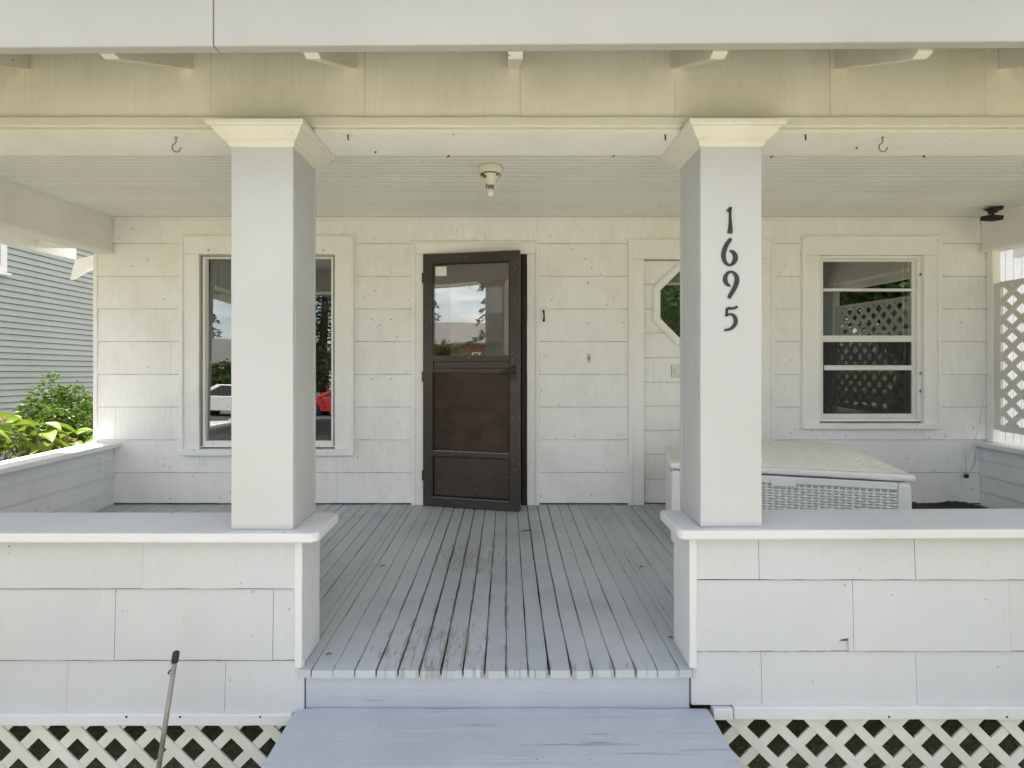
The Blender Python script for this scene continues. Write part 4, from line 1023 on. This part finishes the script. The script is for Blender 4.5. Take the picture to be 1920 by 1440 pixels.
shrub('green_shrub', 'leafy bright green shrub rising against the grey clapboard wall', (-4.55, 5.2, GB), [at(88, 694, 5.1) + (.13,), at(60, 735, 5.0) + (.18,), at(120, 722, 5.2) + (.16,), at(150, 722, 5.3) + (.17,), at(105, 760, 4.9) + (.24,), at(140, 765, 5.0) + (.24,), at(170, 735, 5.5) + (.18,), at(70, 775, 4.9) + (.22,), at(35, 755, 4.9) + (.14,), at(165, 775, 5.1) + (.25,), at(110, 735, 5.3) + (.2,), at(20, 790, 5.0) + (.2,), at(185, 740, 5.4) + (.22,), at(205, 760, 5.4) + (.25,), at(120, 800, 4.9) + (.26,), at(60, 812, 4.9) + (.26,), at(160, 810, 5.0) + (.26,)], 'plants in the bed beside the porch', per=95, ls=.055)
shrub('green_shrub', 'dense green shrub farther back in the planting bed', (-5.6, 6.2, GB), [(-5.6 + random.uniform(-.6, .6), 6.2 + random.uniform(-.6, .6), random.uniform(.35, .72), .24) for _ in range(14)], 'plants in the bed beside the porch', per=70, ls=.055)
# hosta clumps: broad leaves, each its own mesh
def hosta_mesh(L, W, droop):
    m = MB(); rows = []
    for i in range(9):
        s = i / 8; w = W * (math.sin(math.pi * (s ** .75)) ** .85) * .5 + .002; x = L * s; z = L * (.30 * s - droop * s * s)
        rows.append([(x, w, z + w * .35), (x, w * .55, z + w * .06), (x, 0, z - w * .10), (x, -w * .55, z + w * .06), (x, -w, z + w * .35)])
    m.rings(rows, cap=False, closed=False); return m.mesh('leaf', 'leaf_hosta')
hms = [hosta_mesh(.20, .13, .42), hosta_mesh(.24, .15, .50), hosta_mesh(.17, .12, .30), hosta_mesh(.22, .14, .65)]
def hosta(label, base, n, h, spread):
    t = thing('hosta', label, 'plant', base, group='hostas along the side wall'); st = MB()
    for k in range(n):
        a = k * 2.399 + random.random() * .4; rr = spread * (.25 + .75 * ((k + .5) / n) ** .5); hz = h * (1.05 - .55 * (k + .5) / n) + random.uniform(-.03, .03)
        p = Vector((base[0] + rr * math.cos(a) * .6, base[1] + rr * math.sin(a) * .6, base[2] + hz))
        inst(hms[k % 4], 'leaf', t, tuple(p), (random.gauss(0, .25), random.uniform(-.25, .35), a), (random.uniform(.6, 1.1),) * 3)
        st.tube([Vector(base), Vector(base).lerp(p, .5) + Vector((0, 0, .05)), p], [.005, .004, .003], 5)
    st.build('stalk', 'stem_green', t); return t
def hz(px, py, d): return at(px, py, d)
for (px, py, d, n, h, sp, lab) in ((-25, 800, 4.25, 34, .52, .42, 'large yellow-green hosta clump at the street side of the bed'), (58, 812, 4.35, 30, .44, .36, 'yellow-green hosta clump with broad leaves in the middle of the bed'),
                                   (125, 822, 4.55, 18, .36, .26, 'small yellow-green hosta at the foot of the shrub'), (-130, 790, 4.0, 30, .52, .40, 'yellow-green hosta clump beside the corner column of the porch')):
    x, y, z = at(px, py, d); hosta(lab, (x, y, GB), n, z - GB + .03, sp)
# lily stalks with faded flowers
for (px, py, d, lab) in ((28, 783, 4.5, 'faded orange lily flower over the hostas'), (8, 787, 4.5, 'faded orange lily flower on a thin stalk'), (100, 812, 4.5, 'small faded lily flower near the shrub'), (133, 826, 4.5, 'low orange lily flower by the side wall cap')):
    tp = Vector(at(px, py, d)); b = Vector((tp.x - .06, tp.y + .05, GB)); t = thing('lily', lab, 'flower', tuple(b), group='lily stalks among the hostas')
    MB().tube([b, b.lerp(tp, .6) + Vector((.02, 0, .03)), tp], [.004, .003, .0025], 6).build('stalk', 'stem_green', t)
    leafy('petals', 'petal', t, [tp] * 7, [(math.cos(k), math.sin(k), random.uniform(-.3, .8)) for k in range(7)], [.05] * 7, .35)

# ------------------------------------------------------------------ across the street (seen as reflections in the glass)
def conifer(label, x, y, zb, h, r, n, group='trees across the street'):
    t = thing('conifer', label, 'tree', (x, y, zb), group=group); tr = MB(); tr.tube([(x, y, zb - .2), (x + .1, y, zb + h * .5), (x, y, zb + h)], [.32, .2, .03], 10); cen = []; nr = []
    for k in range(int(h * 9)):
        s = .12 + .88 * (k + random.random()) / (h * 9); L = r * (1.05 - s) ** .8 * random.uniform(.6, 1.15); a = k * 2.4 + random.random(); z0 = zb + h * s
        e = Vector((math.cos(a), math.sin(a), 0)); path = [Vector((x, y, z0)) + e * L * q + Vector((0, 0, .18 * L * q - .45 * L * q * q)) for q in (0, .35, .7, 1)]
        tr.tube(path, [.05, .035, .02, .008], 5)
        for q in range(int(n * L / r) + 6):
            u = random.random() ** .7; i = min(2, int(u * 3)); p = path[i].lerp(path[i + 1], u * 3 - i)
            sd_ = Vector((-e.y, e.x, 0)) * random.gauss(0, .32 * (1.1 - u) * L * .45 + .05)
            cen.append(p + sd_ + Vector((0, 0, -abs(random.gauss(0, .13))))); nr.append((e.x + random.gauss(0, .5), e.y + random.gauss(0, .5), -.55 + random.gauss(0, .35)))
    tr.build('trunk', 'bark', t); leafy('crown', 'leaf_conifer', t, cen, nr, rng.uniform(.22, .5, len(cen)), .3)
conifer('tall dark conifer across the street behind the red car', -11.3, -22.3, -.7, 13, 3.6, 60)
conifer('slim conifer beside the red house across the street', -21.5, -23.5, -.7, 10, 2.3, 50)
conifer('conifer far behind the red house', -28, -36, -.7, 14, 3.4, 40)
def broadleaf(label, x, y, zb, h, r, n, group='trees across the street'):
    t = thing('broadleaf_tree', label, 'tree', (x, y, zb), group=group); tr = MB(); tr.tube([(x, y, zb - .2), (x + .1, y + .05, zb + h * .35), (x, y, zb + h * .75)], [.2, .14, .05], 10); cen = []; nr = []
    for k in range(26):
        a = random.random() * 6.28; z0 = zb + h * random.uniform(.25, .6); el = random.uniform(.1, 1.1); L = r * random.uniform(.5, 1.0); e = Vector((math.cos(a) * math.cos(el), math.sin(a) * math.cos(el), math.sin(el) * 1.1)); b = Vector((x, y, z0))
        tr.tube([b, b + e * L * .6, b + e * L], [.06, .03, .01], 5)
        for q in range(n // 26):
            c = b + e * L * random.uniform(.35, 1.1) + Vector((random.gauss(0, .3), random.gauss(0, .3), random.gauss(0, .25))) * r * .32; cen.append(c); nr.append((random.gauss(0, 1), random.gauss(0, 1), random.gauss(-.3, .6)))
    tr.build('trunk', 'bark', t); leafy('crown', 'leaf_tree', t, cen, nr, rng.uniform(.12, .24, len(cen)), .6)
broadleaf('round green tree in the front yard, away to the side of the path', 6.4, -10.3, -.65, 6.8, 3.0, 12000, 'trees in the front yard')
broadleaf('dark green tree beside the white fence', 9.4, -3.6, -.6, 6.5, 3.2, 14000, 'trees in the front yard')
broadleaf('low green tree in front of the red house', -16.5, -22.0, -.7, 3.0, 1.5, 5000)
broadleaf('green bush beside the picket fence across the street', -11.6, -20.6, -.7, 1.5, .8, 2500)
# two houses
def far_house(name, label, x0, x1, y0, y1, zb, ze, zr_, mat, roofm='roof_shingle'):
    t = thing(name, label, 'house', ((x0 + x1) / 2, (y0 + y1) / 2, zb)); w_ = B(x0, x1, y0, y1, zb - .3, ze).build('wall', mat, t)
    ym = (y0 + y1) / 2
    MB().prism([(y0, ze), (y1, ze), (ym, zr_ - .12)], lambda y, z: (x0, y, z), lambda y, z: (x1, y, z)).build('gable', mat, t)
    MB().prism([(y1 + .5, ze - .15), (ym, zr_), (y0 - .5, ze - .15), (y0 - .5, ze), (ym, zr_ + .18), (y1 + .5, ze)], lambda y, z: (x0 - .4, y, z), lambda y, z: (x1 + .4, y, z)).build('roof', roofm, t)
    n = int((x1 - x0) / 2.6)
    for i in range(n):
        c = x0 + (x1 - x0) * (i + .5) / n
        if i == n // 2:
            dr = B(c - .48, c + .48, y1 + .002, y1 + .06, zb, zb + 2.05).build('door', 'white_trim', t, .01); MB().tube([(c + .38, y1 + .05, zb + 1), (c + .38, y1 + .12, zb + 1)], .03, 8).build('handle', 'steel', dr); continue
        f = MB(); za, zc = zb + .9, zb + 2.1
        for a, b, p, q in ((c - .62, c - .54, za, zc), (c + .54, c + .62, za, zc), (c - .54, c + .54, za, za + .08), (c - .54, c + .54, zc - .08, zc), (c - .03, c + .03, za + .08, zc - .08)): f.box(a, b, y1 + .002, y1 + .06, p, q)
        wi = f.build('window', 'white_trim', t); B(c - .54, c + .54, y1 + .004, y1 + .02, za + .08, zc - .08).build('pane', 'car_glass', wi)
far_house('far_house', 'red-brown house with a grey gable roof across the street', -25.5, -14.6, -33, -26, -.65, 2.2, 3.9, 'red_siding')
far_house('far_house', 'pale tan house with a grey gable roof across the street', -9.5, 3, -36, -28, -.65, 2.3, 4.6, 'tan_siding')
# picket fence
pf = thing('picket_fence', 'white picket fence across the street behind the red car', 'fence', (-8.5, -20.3, -.67)); pme = MB().prism([(-.04, 0), (.04, 0), (.04, .95), (0, 1.05), (-.04, .95)], lambda x, z: (x, 0, z), lambda x, z: (x, .02, z)).mesh('picket', 'fence_white')
for i in range(46): inst(pme, 'picket', pf, (-11.2 + .125 * i, -20.3, -.70))
for zz in (-.45, 0.0): B(-11.3, -5.5, -20.34, -20.302, zz, zz + .07).build('rail', 'fence_white', pf)
# cars
def car(label, x, y, z, L, H, mat, prof_b, prof_g, ax):
    t = thing('parked_car', label, 'car', (x, y, z), group='cars parked across the street'); W = .86
    def ext(poly, w0, w1, name, m_, par, bev):   # extrude a side profile across the width, narrowing upwards
        zt = max(p[1] for p in poly); zb = min(p[1] for p in poly)
        def wd(zv): return w0 + (w1 - w0) * (zv - zb) / (zt - zb)
        return MB().prism(poly, lambda a, b: (a, -wd(b), b), lambda a, b: (a, wd(b), b)).build(name, m_, par, bev, local=True, seg=3)
    body = ext(prof_b, W, W - .05, 'body', mat, t, .05)
    ext(prof_g, W - .07, W - .26, 'cabin', mat, t, .03)
    # side windows, windscreen and rear window
    gz0, gz1 = min(p[1] for p in prof_g) + .05, max(p[1] for p in prof_g) - .07
    g0, g1, g2, g3 = prof_g[0], prof_g[1], prof_g[2], prof_g[3]
    for s in (-1, 1):
        y0_, y1_ = s * (W - .075), s * (W - .235)
        def sp(a, zv): f = (zv - gz0) / (gz1 - gz0); return (a, y0_ + (y1_ - y0_) * f + s * .012, zv)
        for fa, fb in ((.10, .47), (.53, .90)):
            lo = lambda f: g0[0] + (g3[0] - g0[0]) * f; hi = lambda f: g1[0] + (g2[0] - g1[0]) * f
            q = [sp(lo(fa), gz0), sp(lo(fb), gz0), sp(hi(fb), gz1), sp(hi(fa), gz1)]; q2 = [(p[0], p[1] - s * .03, p[2]) for p in q]
            MB().add(q + q2, [(0, 1, 2, 3), (4, 7, 6, 5), (0, 4, 5, 1), (1, 5, 6, 2), (2, 6, 7, 3), (3, 7, 4, 0)]).build('side_window', 'car_glass', body, local=True)
    for (pa, pb, nm) in ((g0, g1, 'windscreen'), (g3, g2, 'rear_window')):
        o_ = -.015 if nm == 'windscreen' else .015; a = lambda f: (pa[0] + (pb[0] - pa[0]) * f + o_, pa[1] + (pb[1] - pa[1]) * f + .01)
        x1_, z1_ = a(.12); x2_, z2_ = a(.88)
        MB().add([(x1_, -.68, z1_), (x1_, .68, z1_), (x2_, .58, z2_), (x2_, -.58, z2_), (x1_ - o_ * 2, -.68, z1_ - .02), (x1_ - o_ * 2, .68, z1_ - .02), (x2_ - o_ * 2, .58, z2_ - .02), (x2_ - o_ * 2, -.58, z2_ - .02)], [(0, 1, 2, 3), (4, 7, 6, 5), (0, 4, 5, 1), (1, 5, 6, 2), (2, 6, 7, 3), (3, 7, 4, 0)]).build(nm, 'car_glass', body, local=True)
    def cyl(cx, cy0, cy1, cz, r, n=28): return MB().rings([[(cx + r_ * math.cos(2 * math.pi * k / n), cy, cz + r_ * math.sin(2 * math.pi * k / n)) for k in range(n)] for cy, r_ in ((cy0, r * .94), (cy0 + (cy1 - cy0) * .15, r), (cy0 + (cy1 - cy0) * .85, r), (cy1, r * .94))], smooth=False)
    for cx in ax:
        for s in (-1, 1):
            w_ = cyl(cx, s * (W - .18), s * (W + .012), .32, .32).build('wheel', 'rubber', t, local=True)
            m = MB()
            for k in range(5):
                a = 2 * math.pi * k / 5 + .3; m.bar((cx, s * (W + .02), .32), (cx + .2 * math.cos(a), s * (W + .02), .32 + .2 * math.sin(a)), .075, .02, (0, 1, 0))
            m.rings([[(cx + r_ * math.cos(2 * math.pi * k / 28), s * yy, .32 + r_ * math.sin(2 * math.pi * k / 28)) for k in range(28)] for r_, yy in ((.22, W + .005), (.225, W + .022), (.20, W + .022), (.19, W + .005))], cap=False)
            m.build('rim', 'steel', w_, local=True); cyl(cx, s * (W - .05), s * (W + .004), .32, .375).build('wheel_arch', 'black_gasket', body, local=True)
    fx_, rx_ = min(p[0] for p in prof_b), max(p[0] for p in prof_b)
    for s in (-1, 1):
        B(fx_ + .02, fx_ + .42, min(s * .50, s * .845), max(s * .50, s * .845), .62, .78).build('headlight', 'lamp_lens', body, .05, local=True)
        B(rx_ - .2, rx_ - .0, min(s * .58, s * .84), max(s * .58, s * .84), .72, .98).build('tail_light', 'tail_lens', body, .04, local=True)
        B(g0[0] + .15, g0[0] + .32, min(s * .86, s * 1.0), max(s * .86, s * 1.0), .92, 1.05).build('mirror', mat, body, .03, local=True)
    return t
pb = [(-1.98, .30), (-2.0, .62), (-1.82, .80), (-1.0, .98), (1.75, 1.02), (1.95, .85), (1.98, .35), (1.85, .22), (-1.85, .22)]
pg = [(-1.10, .96), (-.18, 1.50), (1.25, 1.52), (1.80, 1.0)]
car('small red hatchback parked across the street', -8.45, -17.6, -.80, 4, 1.5, 'car_red', pb, pg, (-1.30, 1.22))
pb2 = [(-2.22, .32), (-2.25, .70), (-2.05, .90), (-1.1, 1.02), (2.1, 1.08), (2.25, .9), (2.25, .40), (2.1, .26), (-2.1, .26)]
pg2 = [(-1.20, 1.0), (-.35, 1.60), (1.60, 1.62), (2.12, 1.06)]
car('white estate car parked across the street', -14.3, -17.6, -.80, 4.5, 1.6, 'car_white', pb2, pg2, (-1.40, 1.40))
